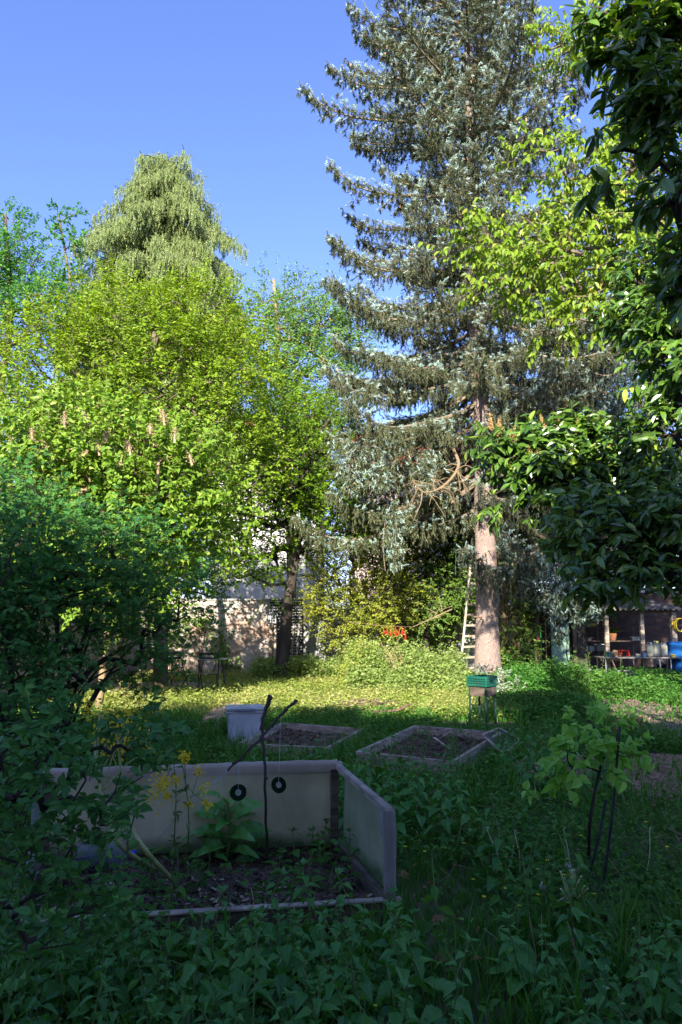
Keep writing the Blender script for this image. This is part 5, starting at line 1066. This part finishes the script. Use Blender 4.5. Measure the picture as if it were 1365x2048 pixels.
CL = [(-4.2, 17.4, 1.5, 1.4), (-1.95, 12.6, .26, 1.7), (CHX, CHY, 1.65, 1.15), (5.1, 12.0, 1.0, 3.2)]
def allowed(P, keep=.06):
    ok = np.ones(len(P), bool)
    for q in AV: ok &= ~inpoly(P, q)
    for cx_, cy_, rx, ry in CL: ok &= (((P[:, 0]-cx_)/rx)**2+((P[:, 1]-cy_)/ry)**2 > 1) | (rng.random(len(P)) < keep)
    return ok
def scatter(x0, x1, y0, y1, n, f=None, cone=True):
    P = np.stack((rng.uniform(x0, x1, n), rng.uniform(y0, y1, n)), 1); k = allowed(P)
    if cone: k &= np.abs(P[:, 0]) < P[:, 1]*.47+.8
    if f is not None: k &= rng.random(n) < f(P)
    return P[k]
TUFTS = [blade_tuft(9, 1., .55, .012, s) for s in range(4)]; TUFTF = [blade_tuft(7, 1., .5, .03, s+9) for s in range(3)]
def grass(name, label, P, h, m, T=TUFTS, wide=1.):
    g = G(); n = len(P); O = np.concatenate((P, np.zeros((n, 1))), 1); i = rng.integers(0, len(T), n); hh = h*rng.uniform(.5, 1.2, n)
    for q in range(len(T)):
        k = i == q; a = rng.random(k.sum())*6.28; R = np.zeros((k.sum(), 3, 3)); R[:, 0, 0] = np.cos(a); R[:, 1, 0] = np.sin(a); R[:, 0, 1] = -np.sin(a); R[:, 1, 1] = np.cos(a); R[:, 2, 2] = 1
        stamp(g, T[q], O[k], R, hh[k])
    return tag(g.build(name, m), label, 'grass', kind='stuff')
def cover(name, label, P, h, T, size, m, k=5, top=.0, cat='ground cover', up=1.):
    "leafy cover: k leaves over each point, heights up to h (array or number)"
    n = len(P); h = np.asarray(h)[:n] if np.ndim(h) else np.full(n, h); g = G(); z = (top+(1-top)*rng.random((n, k))**.8)*h[:, None]; q = np.repeat(P, k, 0)+rng.normal(size=(n*k, 2))*.045
    O = np.concatenate((q, z.reshape(-1, 1)+.01), 1); D = rng.normal(size=(n*k, 3))*V3(1, 1, .35); N_ = UP*up+rng.normal(size=(n*k, 3))*.4
    stamp(g, T, O, frames(D, N_), size*rng.uniform(.5, 1.25, n*k)); return tag(g.build(name, m), label, cat, kind='stuff')
# near lawn and weeds in the shade
c962 = gp(962, 1447); c490 = gp(490, 1481)
grass('grass', 'lush shaded grass between the netted bed and the nettles on the right', scatter(-2.5, 3, 2.2, 7.5, 22000, lambda P: np.where((P[:, 0] > .2) & (P[:, 0] < .95+.1*P[:, 1]), .95, .35)), .13, LM_BLADE)
grass('grass', 'shaded rough grass around the two small raised beds', scatter(-6, 7, 7.2, 12.2, 24000, lambda P: (.35+.5*kv(P))*(((P[:, 0]-c962[0])**2+(P[:, 1]-c962[1]+.5)**2 > .5) & ((P[:, 0]-c490[0])**2+(P[:, 1]-c490[1]+.35)**2 > .2))), .17, LM_BLADE, TUFTF)
grass('grass', 'sparse tall grass stalks around the raised beds', scatter(-3, 4.5, 6.2, 11.5, 520), .48, LM_BLADE)
grass('grass', 'rough shaded grass in front of the open shed', scatter(2.4, 9, 12, 18.4, 20000, lambda P: .4+.6*kv(P)), .26, LM_BLADE, TUFTF)
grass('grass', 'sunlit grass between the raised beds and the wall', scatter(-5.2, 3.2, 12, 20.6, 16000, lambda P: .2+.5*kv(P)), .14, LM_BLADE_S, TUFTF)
cover('ground_cover', 'low shaded leafy weeds in the near garden', scatter(-3, 3.6, 2.2, 7.4, 9000, lambda P: np.where((P[:, 0] > .25) & (P[:, 0] < .75+.08*P[:, 1]) & (P[:, 1] < 5), .12, .75)), .13, L_OVAL, .045, LM_GR)
cover('ground_cover', 'shaded leafy weeds around the two small raised beds', scatter(-6, 7.5, 7.2, 12.4, 17000, lambda P: (.4+.6*kv(P))*(((P[:, 0]-c962[0])**2+(P[:, 1]-c962[1]+.5)**2 > .5) & ((P[:, 0]-c490[0])**2+(P[:, 1]-c490[1]+.35)**2 > .2))), .17, L_OVAL, .055, LM_GR)
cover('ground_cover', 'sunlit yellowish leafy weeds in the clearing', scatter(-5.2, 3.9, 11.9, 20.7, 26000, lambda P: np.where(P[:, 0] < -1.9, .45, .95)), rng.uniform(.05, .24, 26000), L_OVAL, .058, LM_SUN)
P = scatter(2.6, 9.5, 11.5, 18.4, 20000, lambda P: .5+.5*kv(P)); cover('ground_cover', 'dark leafy weeds in front of the open shed', P, .18+.22*kv(P), L_OVAL, .065, LM_GR)
P = scatter(.15, 3.0, 15.3, 18.2, 5600); P = P[(P[:, 1] > 15.3+.35*np.abs(np.sin(P[:, 0]*3))) & ~((np.abs(P[:, 0]-SX) < .75))]
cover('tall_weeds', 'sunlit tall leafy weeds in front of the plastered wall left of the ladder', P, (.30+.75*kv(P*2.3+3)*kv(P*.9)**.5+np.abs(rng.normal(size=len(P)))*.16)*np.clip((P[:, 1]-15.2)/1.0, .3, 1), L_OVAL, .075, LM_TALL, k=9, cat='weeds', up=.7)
P = scatter(-2.2, 0.2, 18.3, 20.6, 3200); cover('tall_weeds', 'loose weeds along the foot of the wall around the leaning maple', P, .35+.3*kv(P*2), L_OVAL, .07, LM_TALL, k=6, cat='weeds')
P = scatter(3.6, 5.6, 14.5, 18.6, 3600); cover('tall_weeds', 'half lit bushy weeds to the right of the spruce trunk', P, .2+.5*kv(P*1.5)*kv(P*3.1)+np.abs(rng.normal(size=len(P)))*.1, L_OVAL, .075, LM_GR, k=7, cat='weeds')
# nettles and similar upright plants
def upright(h, pairs, size, T, lm, seed, lean=.08, opp=True, topn=5, droop=-.25):
    r = np.random.default_rng(seed); g = G(); lx, ly = r.normal(size=2)*lean; zf = lambda t: np.array((lx*t*t*h*2, ly*t*t*h*2, h*t))
    tube(g, np.array([zf(t) for t in np.linspace(0, 1, 6)]), np.linspace(.004, .002, 6), 5, m=1); O = []; D = []; S_ = []; a = r.random()*6
    for i in range(pairs):
        t = .18+.8*(i+.5)/pairs; a += pi/2+r.normal()*.15 if opp else 2.4; sz = size*(1-.62*max(0, t-.45)/.55)*(.75+.25*min(1, t*3))*r.uniform(.85, 1.15)
        for s in ((0, pi) if opp else (0,)): O.append(zf(t)); D.append((cos(a+s), sin(a+s), droop+r.normal()*.18+.5*max(0, t-.7))); S_.append(sz)
    for i in range(topn): O.append(zf(1)); q = r.random()*6.28; D.append((cos(q), sin(q), .9)); S_.append(size*.35)
    O = np.array(O); D = nrm(np.array(D)); S_ = np.array(S_); st = O+D*(S_*.22)[:, None]; segs(g, O, st, .0016, .0012, 3, 1)
    stamp(g, T, st, frames(D, UP+r.normal(size=D.shape)*.22), S_); return g
def plants(kind_name, label, cat, P, protos, group, smin=.75, smax=1.2, tilt=.1):
    for i, p in enumerate(P):
        src = protos[rng.integers(len(protos))]; o = bpy.data.objects.new(kind_name, src); C.objects.link(o); o.location = (p[0], p[1], 0)
        o.rotation_euler = (rng.normal()*tilt, rng.normal()*tilt, rng.random()*6.28); s = rng.uniform(smin, smax); o.scale = (s, s, s*rng.uniform(.85, 1.15)); tag(o, label, cat, group)
def proto(gs, mats, name):
    out = []
    for g in gs: o = g.build(name, mats); out.append(o.data); bpy.data.objects.remove(o)
    return out
NP = proto([upright(.40, 7, .108, L_NETTLE, LM_NET, s) for s in range(7)], [LM_NET, STEM], 'nettle')
NP2 = proto([upright(.45, 9, .085, L_ELLIP, LM_NET, s+20, opp=False) for s in range(4)]+[upright(.38, 8, .075, L_OVAL, LM_NET, s+30, droop=.1) for s in range(3)], [LM_GR, STEM], 'weed')
def pois(x0, x1, y0, y1, d, f=None):
    out = []
    for p in scatter(x0, x1, y0, y1, 6000, f, cone=True):
        if all((p[0]-q[0])**2+(p[1]-q[1])**2 > d*d for q in out): out.append(p)
    return np.array(out)
plants('nettle', 'shaded nettle in the patch at the lower right corner', 'nettle', pois(.75, 1.9, 2.3, 3.5, .16, lambda P: (P[:, 0] > .55+.15*(P[:, 1]-2)).astype(float)), NP, 'nettles at the lower right', .6, 1.0)
front = lambda P: (P[:, 1] < 3.45+.2*(P[:, 0]+1.5)).astype(float)
plants('nettle', 'shaded nettle in the dense patch in front of the netted bed', 'nettle', pois(-1.7, .35, 2.25, 3.9, .145, front), NP, 'nettles in front of the netted bed', .7, 1.05)
PW = pois(.75, 2.3, 3.6, 5.6, .15, lambda P: ((P[:, 0] > .45+.09*P[:, 1]) & (P[:, 1] < 5.9-.5*P[:, 0])).astype(float))
plants('weed', 'leafy shaded weed in the patch right of the lawn strip', 'weed', PW[PW[:, 0] < 1.25], NP2+NP[:2], 'leafy weeds right of the lawn strip', .75, 1.2)
plants('weed', 'low shaded weed around the foot of the young tree', 'weed', PW[PW[:, 0] >= 1.25], NP2, 'low weeds around the young tree', .35, .65)
plants('weed', 'pale leafy weed standing among the front nettles', 'weed', pois(-1.5, .45, 2.3, 3.6, .36, front), NP2, 'leafy weeds among the front nettles', .8, 1.15)
plants('nettle', 'nettle in the patch between the netted bed and the small raised beds', 'nettle', pois(-.9, 1.3, 5.4, 6.9, .2, lambda P: (P[:, 0] < 1.0).astype(float)), NP, 'nettles behind the netted bed', .9, 1.25)
plants('weed', 'shaded weed at the right edge beyond the young tree', 'weed', pois(1.6, 3.0, 3.4, 4.9, .2), NP2, 'leafy weeds at the right edge', .35, .6)
plants('nettle', 'nettle at the right end of the seedling bed', 'nettle', pois(1.6, 2.35, 6.8, 8.0, .2), NP, 'nettles right of the seedling bed', .9, 1.3)
plants('seedling', 'small seedling growing in the netted bed', 'seedling', np.array([BL+(BR-BL)*u+(FR-BR)*v for u, v in rng.uniform(.08, .95, (52, 2))]), proto([upright(.16, 5, .085, L_ELLIP, LM_APPLE, s+50, opp=False, droop=.2) for s in range(4)], [LM_GR, STEM], 'seedling'), 'seedlings in the netted bed', .6, 1.2)
plants('seedling', 'seedling growing in the small raised bed before the crate stand', 'seedling', np.array([np.append(q, 0)[:2] for q in (lambda A, B_, C_, D_: [(1-u)*(1-v)*A+u*(1-v)*B_+u*v*C_+(1-u)*v*D_ for u, v in rng.uniform(.1, .9, (26, 2))])(*[np.array(q) for q in AV[1]])]), proto([upright(.3, 5, .09, L_NARROW, LM_APPLE, s+60, opp=False, droop=.5) for s in range(3)], [LM_GR, STEM], 'seedling'), 'seedlings in the small raised bed', .6, 1.2)
for o in bpy.data.objects:
    if o.name.startswith('seedling'): o.location.z = .07
# pepper-like young plants near the back corner post
for lab, px, py, hh in (('bushy young plant with pale tips near the back corner post', 648, 1712, .20), ('young plant with long leaves right of the bushy one', 700, 1740, .22)):
    c = gp(px, py, .07); o = upright(hh, 8, .085, L_ELLIP, LM_APPLE, int(px), opp=False, droop=.25, topn=7).build('young_vegetable', [LM_APPLE, STEM]); o.location = c; tag(o, lab, 'plant')
# large-leaved vegetable
c = gp(452, 1728, .07); r = thing('horseradish_plant', 'tall vegetable with big crinkled leaves in front of the back netting', 'plant', c); g = G(); n = 26; t = np.linspace(.0, 1, n); O = np.stack((.02*np.sin(t*3), 0*t, t*.36), 1); a = np.arange(n)*2.4
D = np.stack((np.cos(a), np.sin(a), .1+.8*t+rng.normal(size=n)*.15), 1); st_ = O+nrm(D)*.05; segs(g, O, st_, .004, .003, 4); zz_ = (.16+.05*np.sin(t*pi))*rng.uniform(.8, 1.15, n)
stamp(g, L_DOCK, st_, frames(D, UP+V3(0, -.5, 0)+rnd_dirs(n)*.3), np.stack((zz_*1.25, zz_, zz_*1.4), 1)); g.build('leaves', leafmat('crinkled_leaf', (.07, .24, .035), (.13, .34, .06), None, .25, .35, .5), r, local=True)
g = G(); tube(g, np.stack((.02*np.sin(t*3), 0*t, t*.36), 1), .010, 7); g.build('stem', STEM, r, local=True)
# mustard with thick stems
r = thing('flowering_kale', 'flowering cabbage plant with thick pale stems and yellow blossom on the left of the bed', 'plant', gp(355, 1770, .07)); g = G(); TH = mat('thick_pale_stem', (.24, .29, .09), (.38, .40, .17), .6, 10, .3)
P1 = catmull([gp(355, 1770, .07), at(300, 1712, 3.95), at(262, 1650, 4.0), at(245, 1560, 4.05), at(235, 1470, 4.1)], 6); tube(g, P1, np.linspace(.016, .005, len(P1)), 8, bump=.12)
P2 = catmull([gp(310, 1740, .07), at(245, 1695, 3.9), at(220, 1650, 3.9), at(205, 1600, 3.9), at(190, 1500, 3.95), at(200, 1430, 4.0)], 6); tube(g, P2, np.linspace(.014, .004, len(P2)), 8, bump=.12)
ends = [(180, 1415), (210, 1420), (240, 1445), (262, 1425), (285, 1470), (300, 1500), (215, 1490), (250, 1490), (200, 1465), (272, 1455), (230, 1465), (292, 1485), (325, 1560), (305, 1590)]; FP = []
for px, py in ends:
    b = (P1 if rng.random() < .6 else P2)[rng.integers(16, 24)]; e = at(px, py, 4.05+rng.normal()*.06); q = catmull([b, (b+e)/2+V3(0, 0, .03), e], 4); tube(g, q, np.linspace(.004, .002, len(q)), 4); FP += [e+rng.normal(size=3)*V3(.022, .022, .03) for _ in range(34)]
g.build('stems', TH, r, smooth=True); g = G(); FP = np.array(FP); stamp(g, L_OVAL, FP, frames(rnd_dirs(len(FP)), rnd_dirs(len(FP))), .021); g.build('blossom', LM_BRS, r)
g = G(); i = rng.integers(0, len(P1), 46); O = np.concatenate((P1, P2))[rng.integers(6, 48, 46)]; stamp(g, L_ELLIP, O, frames(rnd_dirs(46)+UP*.2, UP+rnd_dirs(46)*.5), rng.uniform(.04, .09, 46)); g.build('leaves', LM_APPLE, r)
for lab, pts, fl in (('slender mustard stalk with yellow flowers left of the big leaved vegetable', [(345, 1750), (350, 1660), (352, 1560), (338, 1480)], [(352, 1560), (330, 1565), (335, 1590), (318, 1575)]), ('taller slender mustard stalk with yellow flowers nearest the big leaved vegetable', [(368, 1752), (378, 1660), (372, 1570), (360, 1500)], [(398, 1545), (408, 1575), (368, 1512), (378, 1608), (415, 1608), (372, 1520)])):
    r = thing('mustard_plant', lab, 'plant', gp(*pts[0], .07)); g = G(); q = catmull([gp(*pts[0], .07)]+[at(*p, 4.1) for p in pts[1:]], 6); tube(g, q, np.linspace(.005, .002, len(q)), 5); FP = []
    for p in fl: e = at(*p, 4.08); b = q[rng.integers(9, 17)]; tube(g, [b, (b+e)/2+V3(0, 0, -.01), e], .0016, 4); FP += [e+rng.normal(size=3)*.013 for _ in range(26)]
    O = q[rng.integers(2, 16, 14)]; stamp(g, L_ELLIP, O, frames(rnd_dirs(14), UP+rnd_dirs(14)*.3), rng.uniform(.03, .06, 14)); g.build('stalk', STEM, r); g = G(); FP = np.array(FP); stamp(g, L_OVAL, FP, frames(rnd_dirs(len(FP)), rnd_dirs(len(FP))), .021); g.build('blossom', LM_BRS, r)
# buttercups, dandelion clocks, fallen leaves, bleached stalks, dock
gb_ = G(); 
for k in range(6): a = k*pi/3; stamp(gb_, L_OVAL, [V3(0, 0, .26)], frames([V3(cos(a), sin(a), .5)], [UP]), .014)
tube(gb_, [(0, 0, 0), (.01, 0, .14), (0, 0, .26)], .0012, 3, m=1); BC = proto([gb_], [PETAL_Y, STEM], 'buttercup')
Pb = np.array([gp(px, py, .2)[:2] for px, py in ((930, 1712), (1100, 1745), (1085, 1752), (1122, 1765), (1135, 1740), (1060, 1795), (958, 1792), (938, 1788), (1202, 1825), (1010, 1735), (1045, 1830), (1162, 1690), (745, 2010), (825, 1715), (1180, 1700), (990, 1690), (1300, 1668), (1330, 1702), (860, 1710), (1000, 1770))])
plants('buttercup', 'small yellow buttercup among the shaded weeds on the right', 'flower', Pb, BC, 'buttercups in the weeds', .8, 1.1)
plants('buttercup', 'tiny yellow buttercup in the rough grass around the raised beds', 'flower', scatter(-2.5, 4, 8.5, 12.5, 70), BC, 'buttercups around the raised beds', .9, 1.5)
for lab, px, py in (('white dandelion clock nearest the young tree', 1137, 1730), ('white dandelion clock lower left of the bleached stalks', 1086, 1772)):
    b = gp(px, py+70); c = at(px, py, b[1]); r = thing('dandelion_clock', lab, 'flower', b); g = G(); n = 90; d = rnd_dirs(n); segs(g, np.repeat(c[None], n, 0), c+d*.018, .0004, .0004, 3); stamp(g, L_RHOMB, c+d*.018, frames(rnd_dirs(n), d), .007); g.build('seed_head', leafmat('dandelion_fluff', (.55, .55, .52), (.7, .7, .68), None, .5, .8, .1), r); g = G(); tube(g, [b, (b+c)/2+V3(.01, 0, 0), c], .002, 4); g.build('stem', STEM, r)
PALE = leafmat('bleached_stalk', (.55, .60, .34), (.75, .78, .52), None, .2, .5, .3); c = gp(1128, 1832); r = thing('bleached_stalks', 'bundle of pale bent flower stalks lying in the weeds on the right', 'stalks', c); g = G()
for k in range(16): e = at(1152+rng.normal()*13, 1738+rng.random()*45, 3.72); q = catmull([c+rng.normal(size=3)*V3(.03, .03, 0)+UP*.06, (c+e)/2+V3(.02+rng.normal()*.012, 0, .02), e], 5); tube(g, q, .0042, 5)
g.build('stalk', PALE, r)
for i_, (pa, pb_) in enumerate((((985, 1790), (955, 1705)), ((1010, 1770), (975, 1660)), ((1005, 1760), (1028, 1690)), ((860, 1600), (845, 1548)), ((1040, 1760), (1030, 1665)), ((1140, 1770), (1128, 1660)), ((905, 1560), (912, 1495)), ((1290, 1760), (1300, 1660)))):
    b = gp(*pa); e = at(*pb_, b[1]); o = G(); tube(o, catmull([b, (b+e)/2+V3(.015, 0, 0), e, e+V3(.01, 0, .012)], 4), [.0028]*10+[.0034]*3, 5); o = o.build('plantain_stalk', PALE if i_ % 3 else STEM); tag(o, 'thin upright flower stalk rising from the shaded weeds', 'stalk', 'thin stalks rising from the weeds')
for lab, px, py in (('curled brown fallen leaf nearest the viewer on the lawn strip', 885, 1925), ('brown fallen leaf a little further along the lawn strip', 876, 1850), ('brown fallen leaf beside the front corner of the netted bed', 808, 1752), ('dark brown fallen leaf in the weeds behind the bleached stalks', 1125, 1735)):
    c = gp(px, py, .06); g = G(); stamp(g, L_ELLIP, [c-V3(.04, 0, 0)], frames([V3(.8, .5, .1)], [V3(.2, -.7, 1)]), .10); tag(g.build('fallen_leaf', LM_BROWN), lab, 'leaf')
for i_, (px, py) in enumerate(((1320, 1790), (1290, 1770), (1345, 1860), (1240, 1850))):
    c = gp(px, py); r = G(); n = 9; a = np.arange(n)*2.4; stamp(r, L_DOCK, np.repeat(c[None], n, 0), frames(np.stack((np.cos(a), np.sin(a), np.full(n, .8)+rng.normal(size=n)*.2), 1), np.repeat(UP[None], n, 0)), rng.uniform(.16, .26, n)); tag(r.build('dock_plant', LM_GR), ('broad leaved dock nearest the right edge', 'broad leaved dock left of the other at the right edge', 'low dock close to the lower right corner', 'dock beside the foot of the long stake')[i_], 'plant')
# brushwood heap and dry stalks
g = G(); n = 330; cx_, cy_ = gp(735, 1424)[:2]; A = np.stack((cx_+rng.normal(size=n)*.62, cy_+rng.normal(size=n)*.28, np.zeros(n)), 1); A[:, 2] = .02+.17*rng.random(n)*np.exp(-((A[:, 0]-cx_)/.7)**2); d = rnd_dirs(n)*V3(1, .6, .12); segs(g, A-d*.22, A+d*rng.uniform(.1, .35, (n, 1)), .011, .005, 5)
a_ = gp(745, 1424, .15); tube(g, catmull([a_, a_+V3(.35, 0, .02), a_+V3(.55, 0, .1), a_+V3(.62, 0, .13)], 4), [.02]*9+[.01]*4, 6); tag(g.build('brushwood', mat('brushwood_bark', (.10, .06, .045), (.22, .15, .11), .9, 8, .3)), 'low heap of brown cut branches behind the two small raised beds', 'brushwood', kind='stuff')
c = gp(790, 1372); r = thing('dry_stalks', 'reddish brown dead flower stalks rising out of the tall weeds', 'stalks', (c[0], 16.2, 0)); g = G()
for px, py in ((762, 1285), (795, 1282), (775, 1300), (785, 1295), (770, 1312)):
    e = at(px, py, 16.2); q = catmull([V3(c[0], 16.2, .2), V3((c[0]+e[0])/2+.05, 16.2, e[2]*.6), e], 6); tube(g, q, .004, 4)
    for t in q[6:]: d = nrm(rng.normal(size=3)+UP*.6); tube(g, [t, t+d*.09], [.005, .002], 4)
g.build('stalk', LM_DEAD if False else mat('dead_stalk', (.35, .2, .13), (.5, .32, .2), .8, 10, 0), r)
# woodchips and litter
def chips(name, label, cx_, cy_, rx, ry, n, m): 
    a = rng.random(n)*6.28; q = rng.random(n)**.5; g = G(); P = np.stack((cx_+rx*q*np.cos(a), cy_+ry*q*np.sin(a), .008+rng.random(n)*.015), 1); T = (np.array([(-.5, -.25, 0), (.5, -.2, 0), (.45, .25, .05), (-.5, .2, .05)]), [np.array([(0, 1, 2, 3)])]); stamp(g, T, P, frames(rnd_dirs(n)*V3(1, 1, .2), UP+rnd_dirs(n)*.4), rng.uniform(.015, .04, n)); tag(g.build(name, m), label, 'litter', kind='stuff')
q_ = CL[2]; LM_CH = leafmat('woodchip', (.22, .13, .075), (.50, .35, .22), None, 0, .9, .1); chips('woodchips', 'brown woodchips in the clearing on the right', q_[0], q_[1], 1.7, 1.1, 9000, LM_CH)
chips('leaf_litter', 'dry litter on the shaded path before the shed', 5.1, 12.0, 1.2, 3.4, 5000, LM_CH); chips('leaf_litter', 'dry litter on the earth before the brick wall', -4.2, 17.4, 1.7, 1.6, 2500, leafmat('pale_litter', (.3, .2, .14), (.5, .4, .3), None, 0, .9, .1))

# taller single shoots that break the outline of the weeds
GS = proto([upright(.95, 22, .085, L_NARROW, LM_TALL, s+80, opp=False, droop=.35, lean=.06) for s in range(5)], [LM_TALL, STEM], 'goldenrod')
def notrunk(P): return (np.abs(P[:, 0]-SX) > .6).astype(float)
plants('goldenrod', 'upright leafy goldenrod shoot among the sunlit tall weeds', 'plant', pois(.1, 3.0, 15.6, 18.0, .27, notrunk), GS, 'goldenrod shoots in the tall weeds', .65, 1.15)
plants('goldenrod', 'upright leafy shoot among the bushy weeds right of the spruce trunk', 'plant', pois(3.9, 5.6, 14.8, 18.0, .42), GS, 'leafy shoots right of the spruce trunk', .5, .95)
plants('goldenrod', 'low leafy shoot scattered over the sunlit clearing', 'plant', pois(-3.4, 3.0, 12.2, 15.4, .62), GS, 'leafy shoots in the sunlit clearing', .22, .5)
plants('goldenrod', 'leafy shoot at the foot of the leaning maple', 'plant', pois(-2.3, -.4, 17.6, 20.3, .4), GS, 'leafy shoots below the leaning maple', .4, .9)

# clutter added under and behind the shed table, mostly dark to deepen its shade
for i_, (px, py, Y, w, h, c_, lab) in enumerate(((1190, 1342, 18.9, .3, .3, (.10, .07, .05), 'dark wooden crate under the left end of the shed table'), (1215, 1340, 19.2, .22, .26, (.04, .05, .06), 'black bucket under the middle of the shed table'),
      (1238, 1340, 19.3, .26, .22, (.22, .10, .06), 'reddish tub under the shed table'), (1290, 1340, 19.2, .3, .34, (.12, .11, .10), 'grey tub between the pale table legs'), (1312, 1342, 19.4, .2, .4, (.06, .05, .05), 'dark tall box at the right end below the shed table'), (1176, 1340, 19.4, .24, .3, (.3, .32, .33), 'whitish sack-like box on the ground beneath the shed shelves'), (1158, 1335, 19.6, .3, .5, (.05, .045, .04), 'dark cabinet at the left beneath the shed shelves'))):
    tub('clutter_box', lab, (X(px, Y), Y, 0), w, w*.8, h, rng.uniform(-.4, .4), mat('clutter_paint', c_, tuple(x*.6 for x in c_), .7, 10, .1), lid=False)
for i_, (x_, a_, l_, lab) in enumerate(((1256, .25, 1.3, 'thin pole leaning behind the right half of the shed table'), (1228, -.3, 1.2, 'thin pole leaning behind the red stool'), (1190, .15, 1.5, 'long dark handle leaning against the shed back wall'))):
    r = thing('leaning_pole', lab, 'pole', (X(x_, 20.3), 20.3, 0)); g = G(); tube(g, [(0, 0, 0), (a_, .5, l_)], .016, 6); g.build('shaft', BARK, r, local=True)
# tussocks, dry stems and litter that break up the shaded foreground
grass('grass', 'longer grass tussocks among the front nettles', scatter(-1.8, 2.2, 2.3, 4.2, 420), .34, LM_BLADE, TUFTS)
grass('grass', 'longer grass tufts between the young tree and the seedling bed', scatter(.6, 2.6, 5.2, 7.4, 120), .30, LM_BLADE, TUFTS)
plants('weed', 'leafy weed between the young tree and the seedling bed', 'weed', pois(.9, 2.0, 5.3, 6.9, .22), NP2+NP[2:5], 'leafy weeds before the seedling bed', .45, .8)
plants('weed', 'weed growing against the front left board of the netted bed', 'weed', pois(-1.75, -.7, 3.05, 3.6, .16), NP2, 'weeds at the front left of the netted bed', .8, 1.15)
chips('straw_litter', 'pale straw and leaf litter on the soil of the netted bed', -.78, 4.2, 1.0, .42, 380, leafmat('straw_bit', (.16, .12, .08), (.42, .36, .26), None, 0, .9, .1)); bpy.data.objects['straw_litter'].location.z = .075
DR = G(); Pd = scatter(-1.9, 2.4, 2.3, 6.6, 260); n = len(Pd); A_ = np.concatenate((Pd, rng.uniform(.02, .12, (n, 1))), 1); segs(DR, A_, A_+rnd_dirs(n)*V3(1, 1, .9)*rng.uniform(.08, .26, (n, 1))+UP*.06, .0022, .0012, 4)
tag(DR.build('dead_stems', bpy.data.materials['dead_stalk']), 'thin brown dead stems lying through the shaded weeds', 'dead stems', kind='stuff')
Pl = scatter(-1.8, 3.0, 2.3, 7.2, 360, lambda P: .3+.7*kv(P)); n = len(Pl); g = G(); stamp(g, L_ELLIP, np.concatenate((Pl, rng.uniform(.01, .09, (n, 1))), 1), frames(rnd_dirs(n)*V3(1, 1, .3), UP+rnd_dirs(n)*.8), rng.uniform(.03, .07, n)); tag(g.build('leaf_litter', LM_BROWN), 'small brown dead leaves scattered through the near garden', 'litter', kind='stuff')
DK = []
for s_ in range(3):
    g = G(); n = 8; a = np.arange(n)*2.4+s_; stamp(g, L_DOCK, np.zeros((n, 3))+V3(0, 0, .02), frames(np.stack((np.cos(a), np.sin(a), np.full(n, .9)+rng.normal(size=n)*.25), 1), np.repeat(UP[None], n, 0)+rnd_dirs(n)*.15), rng.uniform(.13, .24, n)); DK.append(g)
plants('dock_plant', 'broad leaved dock rosette among the shaded foreground weeds', 'plant', pois(-1.6, 2.0, 2.35, 4.4, .55, lambda P: (P[:, 0] < .3).astype(float)+(P[:, 0] > .75)), proto(DK, [LM_NET], 'dock'), 'dock rosettes in the foreground', .8, 1.3)
# screws and a nail stain on the bed boards
g = G()
for t in (.04, .5, .96):
    for z_ in (.05, .11): p_ = FL+(FR-FL)*t+UP*z_+V3(0, -.022, 0); lathe(g, [(.001, .003), (.006, .002), (.006, 0)], p_, 8, R=np.array(((1, 0, 0), (0, 0, -1), (0, 1, 0))))
g.build('screws', GREY_M, nb)
